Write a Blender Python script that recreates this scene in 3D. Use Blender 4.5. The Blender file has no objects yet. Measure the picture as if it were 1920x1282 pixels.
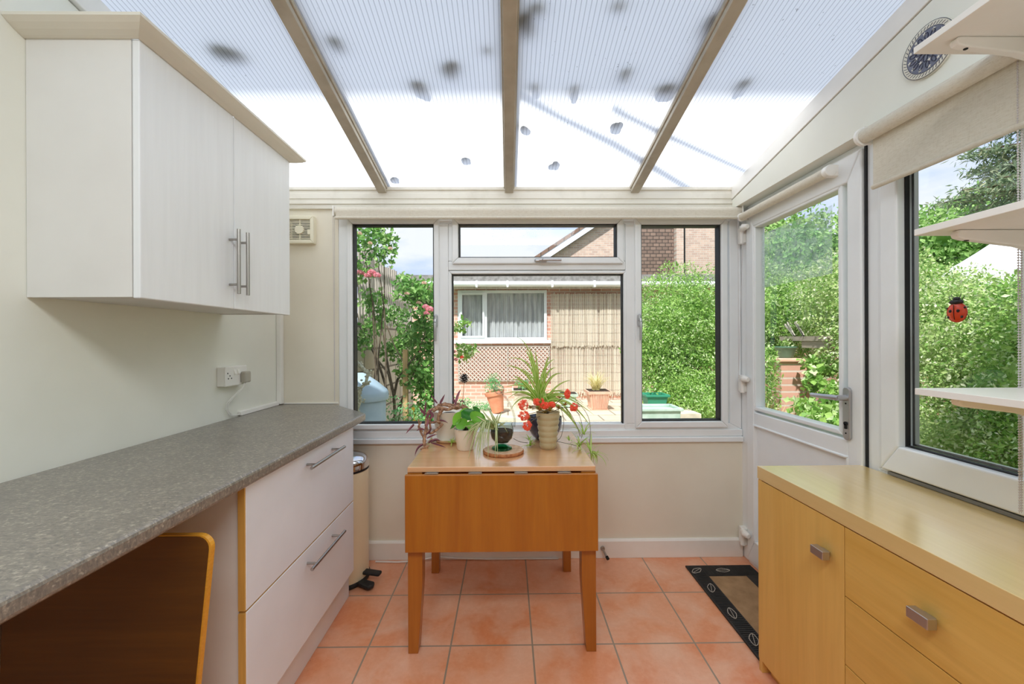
import bpy, math, random
import numpy as np
from mathutils import Vector, Matrix
random.seed(7); rng = np.random.default_rng(7)
S = bpy.context.scene; COL = S.collection

# ------------------------------------------------------------------ camera
F_PX = 760.0; HC = 1.2325; YAW = math.atan(8/760.0); ROLL = -0.004
cd = bpy.data.cameras.new('camera'); cam = bpy.data.objects.new('camera', cd); COL.objects.link(cam)
cd.sensor_width = 36.0; cd.lens = F_PX/1920*36.0; cd.clip_start = 0.02; cd.clip_end = 300
cd.shift_y = -3/1920.0
cam.matrix_world = (Matrix.Translation((0, 0, HC)) @ Matrix.Rotation(-YAW, 4, 'Z')
                    @ Matrix.Rotation(math.pi/2, 4, 'X') @ Matrix.Rotation(ROLL, 4, 'Z'))
S.camera = cam

# ------------------------------------------------------------------ world, sun, exposure
S.view_settings.view_transform = 'Standard'; S.view_settings.look = 'None'
S.view_settings.gamma = 1.0; S.view_settings.use_curve_mapping = False
S.view_settings.exposure = 1.03
S.cycles.max_bounces = 14; S.cycles.diffuse_bounces = 7; S.cycles.transparent_max_bounces = 24
S.cycles.transmission_bounces = 8; S.cycles.glossy_bounces = 4
S.cycles.caustics_reflective = False; S.cycles.caustics_refractive = False
S.cycles.sample_clamp_indirect = 6.0
W = bpy.data.worlds.new('sky'); S.world = W; W.use_nodes = True
nt = W.node_tree; nt.nodes.clear()
def nd(t, typ, **kw):
    n = t.nodes.new(typ)
    for k, v in kw.items(): setattr(n, k, v)
    return n
wo = nd(nt, 'ShaderNodeOutputWorld'); bg = nd(nt, 'ShaderNodeBackground')
tc = nd(nt, 'ShaderNodeTexCoord'); mp = nd(nt, 'ShaderNodeMapping'); mp.inputs['Scale'].default_value = (1.6, 1.6, 4.2)
nz = nd(nt, 'ShaderNodeTexNoise'); nz.inputs['Scale'].default_value = 2.1; nz.inputs['Detail'].default_value = 9
nz.inputs['Roughness'].default_value = .55
cr = nd(nt, 'ShaderNodeValToRGB')
cr.color_ramp.elements[0].position = .38; cr.color_ramp.elements[0].color = (.50, .63, .94, 1)
cr.color_ramp.elements[1].position = .60; cr.color_ramp.elements[1].color = (.86, .89, .95, 1)
e = cr.color_ramp.elements.new(.48); e.color = (.64, .74, .95, 1)
L_ = nt.links.new
L_(tc.outputs['Generated'], mp.inputs['Vector']); L_(mp.outputs[0], nz.inputs['Vector']); L_(nz.outputs['Fac'], cr.inputs['Fac'])
L_(cr.outputs[0], bg.inputs['Color']); bg.inputs['Strength'].default_value = .57; L_(bg.outputs[0], wo.inputs['Surface'])
SUN_TRAVEL = Vector((0.30, 0.65, -1.0)).normalized()
sl = bpy.data.lights.new('sun', 'SUN'); sl.energy = 3.0; sl.angle = math.radians(2.0); sl.color = (1, .995, .98)
so = bpy.data.objects.new('sun', sl); COL.objects.link(so); so.rotation_euler = SUN_TRAVEL.to_track_quat('-Z', 'Y').to_euler()
so.location = (0, -4, 12)
# unseen fill light, added overhead by the camera to brighten the interior
al = bpy.data.lights.new('fill_light', 'AREA'); al.shape = 'RECTANGLE'; al.size = 1.6; al.size_y = .5; al.energy = 17; al.color = (.92, .97, 1)
ao = bpy.data.objects.new('fill_light', al); COL.objects.link(ao); ao.location = (0, -.35, 2.5)
ao.rotation_euler = (math.radians(8), 0, 0)

def ray(px, py):
    Fv = Vector((math.sin(YAW), math.cos(YAW), 0)); R = Vector((math.cos(YAW), -math.sin(YAW), 0)); U = Vector((0, 0, 1))
    R2 = R*math.cos(ROLL)+U*math.sin(ROLL); U2 = -R*math.sin(ROLL)+U*math.cos(ROLL)
    return Fv + R2*((px-960)/F_PX) - U2*((py-638)/F_PX)
def at(px, py, Y):
    """world point at depth Y measured off the photograph"""
    d = ray(px, py); return Vector((0, 0, HC)) + d*(Y/d.y)
def onX(px, py, X):
    d = ray(px, py); return Vector((0, 0, HC)) + d*(X/d.x)

# ------------------------------------------------------------------ materials
def lin(c):
    return tuple(((v/255)/12.92 if v/255 <= .04045 else ((v/255+.055)/1.055)**2.4) for v in c) + (1,)
MATS = {}
def newmat(name):
    m = bpy.data.materials.new(name); m.use_nodes = True; t = m.node_tree
    return m, t, t.nodes['Principled BSDF']
def mixc(t, fac, a, b):
    n = nd(t, 'ShaderNodeMix', data_type='RGBA')
    for s, v in ((0, fac), (6, a), (7, b)):
        if hasattr(v, 'links'): t.links.new(v, n.inputs[s])
        else: n.inputs[s].default_value = v
    return n.outputs[2]
def texc(t, scale=(1, 1, 1), rot=(0, 0, 0)):
    c = nd(t, 'ShaderNodeTexCoord'); m = nd(t, 'ShaderNodeMapping')
    m.inputs['Scale'].default_value = scale; m.inputs['Rotation'].default_value = rot
    t.links.new(c.outputs['Object'], m.inputs[0]); return m.outputs[0]
def noise(t, vec, scale, detail=4, rough=.55, lo=None, hi=None, dist=0):
    n = nd(t, 'ShaderNodeTexNoise'); n.inputs['Scale'].default_value = scale; n.inputs['Detail'].default_value = detail
    n.inputs['Roughness'].default_value = rough; n.inputs['Distortion'].default_value = dist
    t.links.new(vec, n.inputs['Vector']); o = n.outputs['Fac']
    if lo is not None:
        r = nd(t, 'ShaderNodeMapRange'); r.inputs[1].default_value = lo; r.inputs[2].default_value = hi
        t.links.new(o, r.inputs[0]); o = r.outputs[0]
    return o
def bump(t, b, h, strength, dist=.01):
    n = nd(t, 'ShaderNodeBump'); n.inputs['Strength'].default_value = strength; n.inputs['Distance'].default_value = dist
    t.links.new(h, n.inputs['Height']); t.links.new(n.outputs[0], b.inputs['Normal'])
def mat(name, c, rough=.5, metal=0, c2=None, ns=6, bs=0, bscale=200, spec=.5, coat=0, scale=(1, 1, 1), lo=.35, hi=.65):
    m, t, b = newmat(name)
    b.inputs['Base Color'].default_value = lin(c); b.inputs['Roughness'].default_value = rough
    b.inputs['Metallic'].default_value = metal; b.inputs['Specular IOR Level'].default_value = spec
    b.inputs['Coat Weight'].default_value = coat; b.inputs['Coat Roughness'].default_value = .12
    v = texc(t, scale)
    if c2: t.links.new(mixc(t, noise(t, v, ns, 5, lo=lo, hi=hi), lin(c), lin(c2)), b.inputs['Base Color'])
    else: t.links.new(mixc(t, noise(t, v, ns, 3, lo=.2, hi=.8), lin(c), lin(tuple(int(k*.97) for k in c))), b.inputs['Base Color'])
    if bs: bump(t, b, noise(t, v, bscale, 3), bs, .002)
    MATS[name] = m; return m
def wood(name, c, c2, axis, rough=.35, coat=0, st=14, bs=.05, spec=.5, fine=.35):
    m, t, b = newmat(name); sc = [st, st, st]; sc['XYZ'.index(axis)] = st*.06
    v = texc(t, tuple(sc)); a = noise(t, v, 1.0, 6, .6, .3, .7, 1.2)
    sc2 = [k*9 for k in sc]; v2 = texc(t, tuple(sc2)); g = noise(t, v2, 1.0, 3, .6, .35, .7)
    c_ = mixc(t, a, lin(c), lin(c2)); mul = nd(t, 'ShaderNodeMath', operation='MULTIPLY'); t.links.new(g, mul.inputs[0]); mul.inputs[1].default_value = fine
    t.links.new(mixc(t, mul.outputs[0], c_, lin(tuple(int(k*.82) for k in c2))), b.inputs['Base Color'])
    b.inputs['Roughness'].default_value = rough; b.inputs['Coat Weight'].default_value = coat; b.inputs['Coat Roughness'].default_value = .18
    b.inputs['Specular IOR Level'].default_value = spec
    if coat >= 1: b.inputs['Coat IOR'].default_value = 2.1; b.inputs['Coat Roughness'].default_value = .22
    if bs: bump(t, b, g, bs, .001)
    MATS[name] = m; return m
def leafmat(name, c, c2, c3=None, tr=.35, rough=.5, per_object=False):
    m, t, b = newmat(name)
    g = nd(t, 'ShaderNodeNewGeometry'); r = nd(t, 'ShaderNodeValToRGB'); els = r.color_ramp.elements
    els[0].color = lin(c); els[1].color = lin(c2)
    if c3: e = els.new(.72); e.color = lin(c2); els[-1].color = lin(c3)
    t.links.new(nd(t, 'ShaderNodeObjectInfo').outputs['Random'] if per_object else g.outputs['Random Per Island'], r.inputs[0]); t.links.new(r.outputs[0], b.inputs['Base Color'])
    b.inputs['Roughness'].default_value = rough; b.inputs['Specular IOR Level'].default_value = .3
    tl = nd(t, 'ShaderNodeBsdfTranslucent'); t.links.new(r.outputs[0], tl.inputs[0])
    mx = nd(t, 'ShaderNodeMixShader'); mx.inputs[0].default_value = tr
    t.links.new(b.outputs[0], mx.inputs[1]); t.links.new(tl.outputs[0], mx.inputs[2])
    t.links.new(mx.outputs[0], t.nodes['Material Output'].inputs[0]); MATS[name] = m; return m
def stripeleaf(name, edge, mid):
    """long leaf with a pale centre stripe, uv x runs across the blade"""
    m, t, b = newmat(name); u = nd(t, 'ShaderNodeUVMap'); s = nd(t, 'ShaderNodeSeparateXYZ'); t.links.new(u.outputs[0], s.inputs[0])
    a = nd(t, 'ShaderNodeMath', operation='SUBTRACT'); t.links.new(s.outputs[0], a.inputs[0]); a.inputs[1].default_value = .5
    ab = nd(t, 'ShaderNodeMath', operation='ABSOLUTE'); t.links.new(a.outputs[0], ab.inputs[0])
    r = nd(t, 'ShaderNodeMapRange'); r.inputs[1].default_value = .12; r.inputs[2].default_value = .26; t.links.new(ab.outputs[0], r.inputs[0])
    c = mixc(t, r.outputs[0], lin(mid), lin(edge)); t.links.new(c, b.inputs['Base Color']); b.inputs['Roughness'].default_value = .4
    tl = nd(t, 'ShaderNodeBsdfTranslucent'); t.links.new(c, tl.inputs[0]); mx = nd(t, 'ShaderNodeMixShader'); mx.inputs[0].default_value = .4
    t.links.new(b.outputs[0], mx.inputs[1]); t.links.new(tl.outputs[0], mx.inputs[2]); t.links.new(mx.outputs[0], t.nodes['Material Output'].inputs[0])
    MATS[name] = m
def glassmat(name, tint=(.975, .985, .98), refl=1.0, haze=0):
    m = bpy.data.materials.new(name); m.use_nodes = True; t = m.node_tree; t.nodes.clear()
    o = nd(t, 'ShaderNodeOutputMaterial'); tr = nd(t, 'ShaderNodeBsdfTransparent'); tr.inputs[0].default_value = tint+(1,)
    gl = nd(t, 'ShaderNodeBsdfGlossy'); gl.inputs['Roughness'].default_value = .01
    fr = nd(t, 'ShaderNodeFresnel'); fr.inputs[0].default_value = 1.35
    ge = nd(t, 'ShaderNodeNewGeometry'); fb = nd(t, 'ShaderNodeMath', operation='SUBTRACT'); fb.inputs[0].default_value = 1
    t.links.new(ge.outputs['Backfacing'], fb.inputs[1]); m0 = nd(t, 'ShaderNodeMath', operation='MULTIPLY'); m0.inputs[1].default_value = refl
    t.links.new(fb.outputs[0], m0.inputs[0])     # one reflection per pane, on the side the light meets first
    mu = nd(t, 'ShaderNodeMath', operation='MULTIPLY', use_clamp=True); t.links.new(m0.outputs[0], mu.inputs[1]); t.links.new(fr.outputs[0], mu.inputs[0])
    mx = nd(t, 'ShaderNodeMixShader'); t.links.new(mu.outputs[0], mx.inputs[0]); t.links.new(tr.outputs[0], mx.inputs[1]); t.links.new(gl.outputs[0], mx.inputs[2])
    out = mx.outputs[0]
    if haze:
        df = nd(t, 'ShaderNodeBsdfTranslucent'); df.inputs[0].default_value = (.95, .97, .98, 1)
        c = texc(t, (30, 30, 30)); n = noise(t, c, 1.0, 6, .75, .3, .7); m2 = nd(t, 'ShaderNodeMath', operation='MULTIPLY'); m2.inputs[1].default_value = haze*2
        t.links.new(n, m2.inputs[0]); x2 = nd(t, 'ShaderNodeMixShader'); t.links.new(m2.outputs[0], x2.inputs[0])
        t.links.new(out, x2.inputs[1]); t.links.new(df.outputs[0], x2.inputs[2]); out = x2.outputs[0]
    t.links.new(out, o.inputs[0]); MATS[name] = m
def brickmat(name, c1, c2, mortar, w=.22, h=.075, gap=.01, axes='XZ', rough=.85, ramp=0, bs=.5):
    m, t, b = newmat(name); c = nd(t, 'ShaderNodeTexCoord'); s = nd(t, 'ShaderNodeSeparateXYZ'); t.links.new(c.outputs['Object'], s.inputs[0])
    k = nd(t, 'ShaderNodeCombineXYZ'); t.links.new(s.outputs['XYZ'.index(axes[0])], k.inputs[0]); t.links.new(s.outputs['XYZ'.index(axes[1])], k.inputs[1])
    br = nd(t, 'ShaderNodeTexBrick'); t.links.new(k.outputs[0], br.inputs['Vector']); br.inputs['Scale'].default_value = 1
    br.inputs['Color1'].default_value = lin(c1); br.inputs['Color2'].default_value = lin(c2); br.inputs['Mortar'].default_value = lin(mortar)
    br.inputs['Brick Width'].default_value = w; br.inputs['Row Height'].default_value = h; br.inputs['Mortar Size'].default_value = gap
    n = noise(t, k.outputs[0], 5, 5, lo=.25, hi=.75)
    t.links.new(mixc(t, n, br.outputs[0], mixc(t, .25, br.outputs[0], (.2, .15, .12, 1))), b.inputs['Base Color'])
    b.inputs['Roughness'].default_value = rough; b.inputs['Specular IOR Level'].default_value = .2
    inv = nd(t, 'ShaderNodeMath', operation='SUBTRACT'); inv.inputs[0].default_value = 1; t.links.new(br.outputs[1], inv.inputs[1])
    bump(t, b, inv.outputs[0], bs, .006); MATS[name] = m

mat('paint_cream', (232, 226, 210), .75, c2=(227, 220, 203), ns=3, bs=.03, bscale=300, spec=.25)
mat('paint_white', (236, 236, 226), .7, c2=(230, 230, 219), ns=2.5, bs=.03, bscale=300, spec=.25)
mat('pvc', (237, 240, 241), .28)
mat('pvc_aged', (226, 222, 210), .4, c2=(205, 200, 186), ns=9, lo=.5, hi=.85)
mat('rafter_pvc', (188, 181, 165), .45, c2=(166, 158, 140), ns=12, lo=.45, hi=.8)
mat('gloss_white', (240, 238, 232), .35, c2=(234, 231, 224), ns=5)
mat('gasket', (22, 22, 24), .6)
mat('groove', (120, 118, 112), .6)
wood('foil_white', (235, 238, 239), (231, 233, 234), 'Z', .42, st=6, bs=.12, fine=.10)
mat('melamine', (226, 225, 221), .5, c2=(218, 216, 212), ns=2.2)
mat('drawer_white', (234, 238, 243), .38)
wood('edge_yellow', (218, 172, 92), (204, 156, 74), 'Z', .5, st=8)
mat('cornice_cream', (226, 222, 208), .45)
mat('steel', (176, 172, 166), .32, 1.0, bs=.03, bscale=400)
mat('chrome', (225, 225, 228), .08, 1.0)
mat('satin', (196, 196, 198), .38, 1.0)
mat('black_rubber', (24, 24, 25), .6, c2=(38, 37, 36), ns=50, bs=.1, bscale=300)
mat('coir', (176, 142, 104), .95, c2=(152, 120, 84), ns=14, bs=.8, bscale=500)
mat('bin_cream', (240, 226, 190), .3, coat=.3)
mat('plastic_white', (240, 238, 232), .35)
mat('cable_white', (232, 230, 224), .45)
mat('plug_grey', (178, 172, 158), .45)
mat('dark', (14, 14, 14), .8)
mat('fan_cream', (238, 232, 210), .45)
mat('cord_grey', (206, 200, 200), .35)
wood('maple', (226, 184, 104), (214, 168, 84), 'Z', .36, coat=.12, st=7, fine=.18)
wood('maple_top', (226, 196, 134), (218, 186, 118), 'Y', .22, coat=1.0, st=7, fine=.14)  # base colour paler than the fronts, with the glare on top painted in
wood('maple_drawer', (222, 180, 98), (208, 162, 78), 'Y', .36, coat=.12, st=9, fine=.2)
wood('beech_leaf', (180, 112, 26), (162, 92, 12), 'Z', .3, coat=.35, st=9, fine=.22)
wood('beech_top', (232, 184, 138), (220, 164, 112), 'X', .2, coat=1.0, st=9, fine=.2)  # pinkish pale base includes the bright reflection lying on the tabletop
wood('beech_leg', (176, 108, 32), (158, 90, 18), 'Z', .35, coat=.25, st=12, fine=.2)
wood('walnut', (104, 64, 12), (84, 48, 6), 'X', .5, st=10, fine=.35)
wood('ply_edge', (232, 170, 62), (222, 156, 48), 'X', .4, st=20)
wood('stake_wood', (222, 190, 140), (206, 170, 116), 'Z', .8, st=12)
wood('old_wood', (204, 194, 182), (178, 168, 156), 'Z', .9, st=16, fine=.6)
wood('old_rail', (172, 160, 144), (150, 138, 122), 'Y', .9, st=16, fine=.5)
wood('lattice_pale', (226, 214, 202), (206, 192, 180), 'X', .9, st=10)
mat('block_wall', (206, 196, 176), .9, c2=(176, 166, 146), ns=8, bs=.3, bscale=60)
mat('cork', (190, 128, 82), .9, c2=(146, 88, 52), ns=60, bs=.6, bscale=220)
mat('cork_top', (226, 190, 158), .85, c2=(200, 160, 126), ns=50, bs=.4, bscale=220)
mat('soil', (62, 44, 32), .95, c2=(34, 24, 18), ns=60, bs=1, bscale=180)
mat('pot_white', (238, 232, 220), .3, coat=.3)
mat('celadon', (186, 172, 136), .3, c2=(172, 158, 120), ns=14, coat=.3)
mat('blue_glaze', (26, 34, 66), .12, c2=(60, 76, 122), ns=14, coat=.6, lo=.5, hi=.8)
mat('stem_brown', (188, 148, 116), .7, c2=(122, 82, 60), ns=90, bs=.4, bscale=150)
mat('runner', (96, 84, 60), .6)
mat('stem_green', (96, 128, 56), .6)
mat('bark', (112, 98, 78), .9, c2=(78, 66, 52), ns=30, bs=.6, bscale=60)
mat('pine_cone', (34, 26, 24), .7, c2=(70, 58, 52), ns=60)
mat('cone_tip', (206, 200, 196), .7)
mat('straw_stick', (196, 160, 110), .7)
mat('terracotta', (224, 156, 122), .8, c2=(212, 138, 104), ns=9)
mat('terracotta_pale', (238, 196, 174), .8, c2=(230, 180, 156), ns=9)
mat('sage_plastic', (172, 196, 180), .5, c2=(196, 214, 202), ns=9)
mat('planter_green', (92, 128, 108), .5)
mat('crate_green', (52, 142, 112), .5)
mat('barrel_blue', (176, 194, 206), .55, c2=(158, 180, 194), ns=6)
mat('gutter_white', (236, 240, 242), .4)
mat('barge_white', (232, 232, 244), .5)
mat('felt', (150, 146, 142), .9, c2=(118, 114, 110), ns=14)
mat('concrete', (214, 200, 178), .9, c2=(184, 172, 152), ns=4, bs=.3, bscale=80)
mat('stone_pale', (226, 216, 196), .9, c2=(196, 186, 166), ns=7, bs=.3, bscale=80)
mat('canvas', (246, 246, 250), .7)
mat('net', (206, 206, 208), .8, c2=(170, 170, 174), ns=14, scale=(1, 1, .15))
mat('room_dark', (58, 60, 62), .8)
mat('lichen', (206, 206, 184), .9, c2=(140, 138, 118), ns=60)
mat('moss_dark', (90, 92, 96), .95)
mat('ladybird_red', (222, 66, 18), .3, coat=.4)
mat('ladybird_black', (16, 14, 14), .4)
mat('wall_render', (226, 220, 206), .8)
glassmat('glass'); glassmat('reflection_haze', haze=.20); glassmat('clear_glass', (.90, .95, .92), 2.0); glassmat('glass_rod', (.80, .83, .82), 4.0); glassmat('green_glass', (.12, .62, .42), 2.0)
brickmat('brick_pink', (226, 178, 158), (210, 152, 132), (226, 208, 194), bs=.3)
brickmat('brick_house', (222, 190, 172), (196, 164, 150), (214, 202, 190), w=.24, h=.085, bs=.3)
brickmat('brick_pier', (228, 178, 158), (218, 158, 136), (228, 210, 196), bs=.3, axes='YZ')
brickmat('tile_hung', (150, 124, 110), (118, 96, 86), (70, 60, 56), w=.24, h=.14, gap=.016)
brickmat('roof_tile', (150, 120, 104), (128, 100, 88), (90, 76, 68), w=.3, h=.3, gap=.02, axes='XY')
brickmat('block_joint', (206, 196, 176), (190, 180, 160), (120, 112, 98), w=.46, h=.23, gap=.012, axes='YZ')
leafmat('leaf_rose', (84, 140, 62), (138, 186, 96), (188, 218, 146))
leafmat('leaf_bush', (112, 162, 70), (172, 206, 108), (236, 246, 204))
leafmat('leaf_varieg', (118, 164, 72), (196, 214, 140), (250, 248, 222))
leafmat('leaf_tree', (108, 152, 72), (156, 192, 108), (192, 216, 144))
leafmat('leaf_conifer', (104, 130, 100), (150, 166, 130), (186, 186, 150))
leafmat('leaf_violet', (36, 112, 22), (140, 204, 66), tr=.2, rough=.28, per_object=True)
leafmat('leaf_purple', (92, 52, 66), (146, 92, 106), (176, 120, 130), tr=.3)
leafmat('leaf_succulent', (150, 128, 56), (196, 150, 70), (140, 150, 80), tr=.25)
leafmat('leaf_herb', (96, 168, 104), (150, 204, 140))
leafmat('grass_pale', (216, 206, 140), (240, 232, 180))
leafmat('petal_red', (252, 92, 60), (255, 128, 98), tr=.3)
leafmat('petal_pink', (246, 170, 184), (252, 206, 212), tr=.3)
leafmat('petal_cream', (236, 196, 168), (244, 216, 196), tr=.3)
leafmat('petal_yellow', (246, 196, 40), (250, 214, 80), tr=.3)
leafmat('reed', (226, 214, 192), (240, 230, 212), (192, 174, 150), tr=.15)
stripeleaf('spider_green', (150, 192, 66), (222, 234, 150)); stripeleaf('spider_pale', (150, 176, 104), (236, 238, 198))

# floor tiles, 33 cm terracotta squares with grey grout
def tilemat():
    m, t, b = newmat('terracotta_tiles'); c = nd(t, 'ShaderNodeTexCoord'); mp = nd(t, 'ShaderNodeMapping')
    mp.inputs['Location'].default_value = (-.095, -2.30+.33*20, 0); t.links.new(c.outputs['Object'], mp.inputs[0])
    br = nd(t, 'ShaderNodeTexBrick', offset=0.0); t.links.new(mp.outputs[0], br.inputs['Vector']); br.inputs['Scale'].default_value = 1
    br.inputs['Brick Width'].default_value = .33; br.inputs['Row Height'].default_value = .33; br.inputs['Mortar Size'].default_value = .0035
    br.inputs['Mortar Smooth'].default_value = .1
    br.inputs['Color1'].default_value = lin((232, 158, 112)); br.inputs['Color2'].default_value = lin((226, 140, 88)); br.inputs['Mortar'].default_value = lin((150, 132, 112))
    n1 = noise(t, c.outputs['Object'], 5, 4, .55, .36, .66, .6); n2 = noise(t, c.outputs['Object'], 38, 5, .7, .42, .8)
    fl = nd(t, 'ShaderNodeMath', operation='SUBTRACT'); fl.inputs[0].default_value = 1; t.links.new(br.outputs[1], fl.inputs[1])
    k = mixc(t, n1, br.outputs[0], lin((238, 190, 158)))
    k = mixc(t, .25, k, mixc(t, n2, lin((198, 104, 60)), lin((238, 176, 146))))
    n3 = noise(t, c.outputs['Object'], 160, 2, .5, .72, .76)      # specks of dirt
    n4 = noise(t, c.outputs['Object'], 2.3, 2, .5, .5, .6); mm = nd(t, 'ShaderNodeMath', operation='MULTIPLY'); t.links.new(n3, mm.inputs[0]); t.links.new(n4, mm.inputs[1])
    k = mixc(t, mm.outputs[0], k, lin((120, 66, 34)))
    t.links.new(mixc(t, br.outputs[1], k, lin((150, 132, 112))), b.inputs['Base Color'])
    b.inputs['Roughness'].default_value = .38; b.inputs['Coat Weight'].default_value = .6; b.inputs['Coat Roughness'].default_value = .28; b.inputs['Coat IOR'].default_value = 1.6
    bump(t, b, fl.outputs[0], .5, .002); MATS['terracotta_tiles'] = m
tilemat()
def countermat():
    m, t, b = newmat('slate_laminate'); v = texc(t)
    a = noise(t, v, 9, 6, .65, .3, .7, .8); g = noise(t, texc(t, (70, 150, 70)), 1.2, 5, .7, .38, .66, .6)
    c = mixc(t, a, lin((126, 119, 109)), lin((150, 141, 128))); c = mixc(t, g, c, lin((104, 100, 95)))
    f = noise(t, v, 120, 2, .6, .55, .75); c = mixc(t, f, c, lin((176, 166, 150)))
    t.links.new(c, b.inputs['Base Color']); b.inputs['Roughness'].default_value = .4; b.inputs['Coat Weight'].default_value = .4; b.inputs['Coat Roughness'].default_value = .2; bump(t, b, g, .12, .001); MATS['slate_laminate'] = m
countermat()
def fabricmat():
    m, t, b = newmat('linen'); a = noise(t, texc(t, (60, 60, 340)), 1, 4, .65, .3, .7); g = noise(t, texc(t, (240, 240, 40)), 1, 4, .65, .3, .7)
    c = mixc(t, a, lin((246, 242, 232)), lin((216, 208, 190))); c = mixc(t, g, c, lin((238, 233, 220)))
    t.links.new(c, b.inputs['Base Color']); b.inputs['Roughness'].default_value = .9
    tl = nd(t, 'ShaderNodeBsdfTranslucent'); t.links.new(c, tl.inputs[0]); mx = nd(t, 'ShaderNodeMixShader'); mx.inputs[0].default_value = .35
    t.links.new(b.outputs[0], mx.inputs[1]); t.links.new(tl.outputs[0], mx.inputs[2]); t.links.new(mx.outputs[0], t.nodes['Material Output'].inputs[0]); MATS['linen'] = m
fabricmat()
def polymat():
    """twin-wall polycarbonate: milky, with fine ribs running down the slope"""
    m, t, b = newmat('polycarbonate'); c = nd(t, 'ShaderNodeTexCoord'); s = nd(t, 'ShaderNodeSeparateXYZ'); t.links.new(c.outputs['Object'], s.inputs[0])
    d = nd(t, 'ShaderNodeMath', operation='DIVIDE'); t.links.new(s.outputs[0], d.inputs[0]); d.inputs[1].default_value = .0165
    fr = nd(t, 'ShaderNodeMath', operation='FRACT'); t.links.new(d.outputs[0], fr.inputs[0])
    su = nd(t, 'ShaderNodeMath', operation='SUBTRACT'); t.links.new(fr.outputs[0], su.inputs[0]); su.inputs[1].default_value = .5
    ab = nd(t, 'ShaderNodeMath', operation='ABSOLUTE'); t.links.new(su.outputs[0], ab.inputs[0])
    mr = nd(t, 'ShaderNodeMapRange'); mr.inputs[1].default_value = .02; mr.inputs[2].default_value = .14; t.links.new(ab.outputs[0], mr.inputs[0])
    col = mixc(t, mr.outputs[0], (.60, .595, .60, 1), (.955, .955, .96, 1))
    dirt = noise(t, texc(t, (1, .6, 1)), 90, 2, .6, .70, .74); n4 = noise(t, c.outputs['Object'], 2.0, 3, .5, .4, .62)
    mm = nd(t, 'ShaderNodeMath', operation='MULTIPLY'); t.links.new(dirt, mm.inputs[0]); t.links.new(n4, mm.inputs[1])
    col = mixc(t, mm.outputs[0], col, (.35, .34, .33, 1))
    tl = nd(t, 'ShaderNodeBsdfTranslucent'); t.links.new(col, tl.inputs[0]); t.links.new(col, b.inputs['Base Color']); b.inputs['Roughness'].default_value = .35
    mx = nd(t, 'ShaderNodeMixShader'); mx.inputs[0].default_value = .93
    t.links.new(b.outputs[0], mx.inputs[1]); t.links.new(tl.outputs[0], mx.inputs[2]); t.links.new(mx.outputs[0], t.nodes['Material Output'].inputs[0]); MATS['polycarbonate'] = m
polymat()

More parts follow.
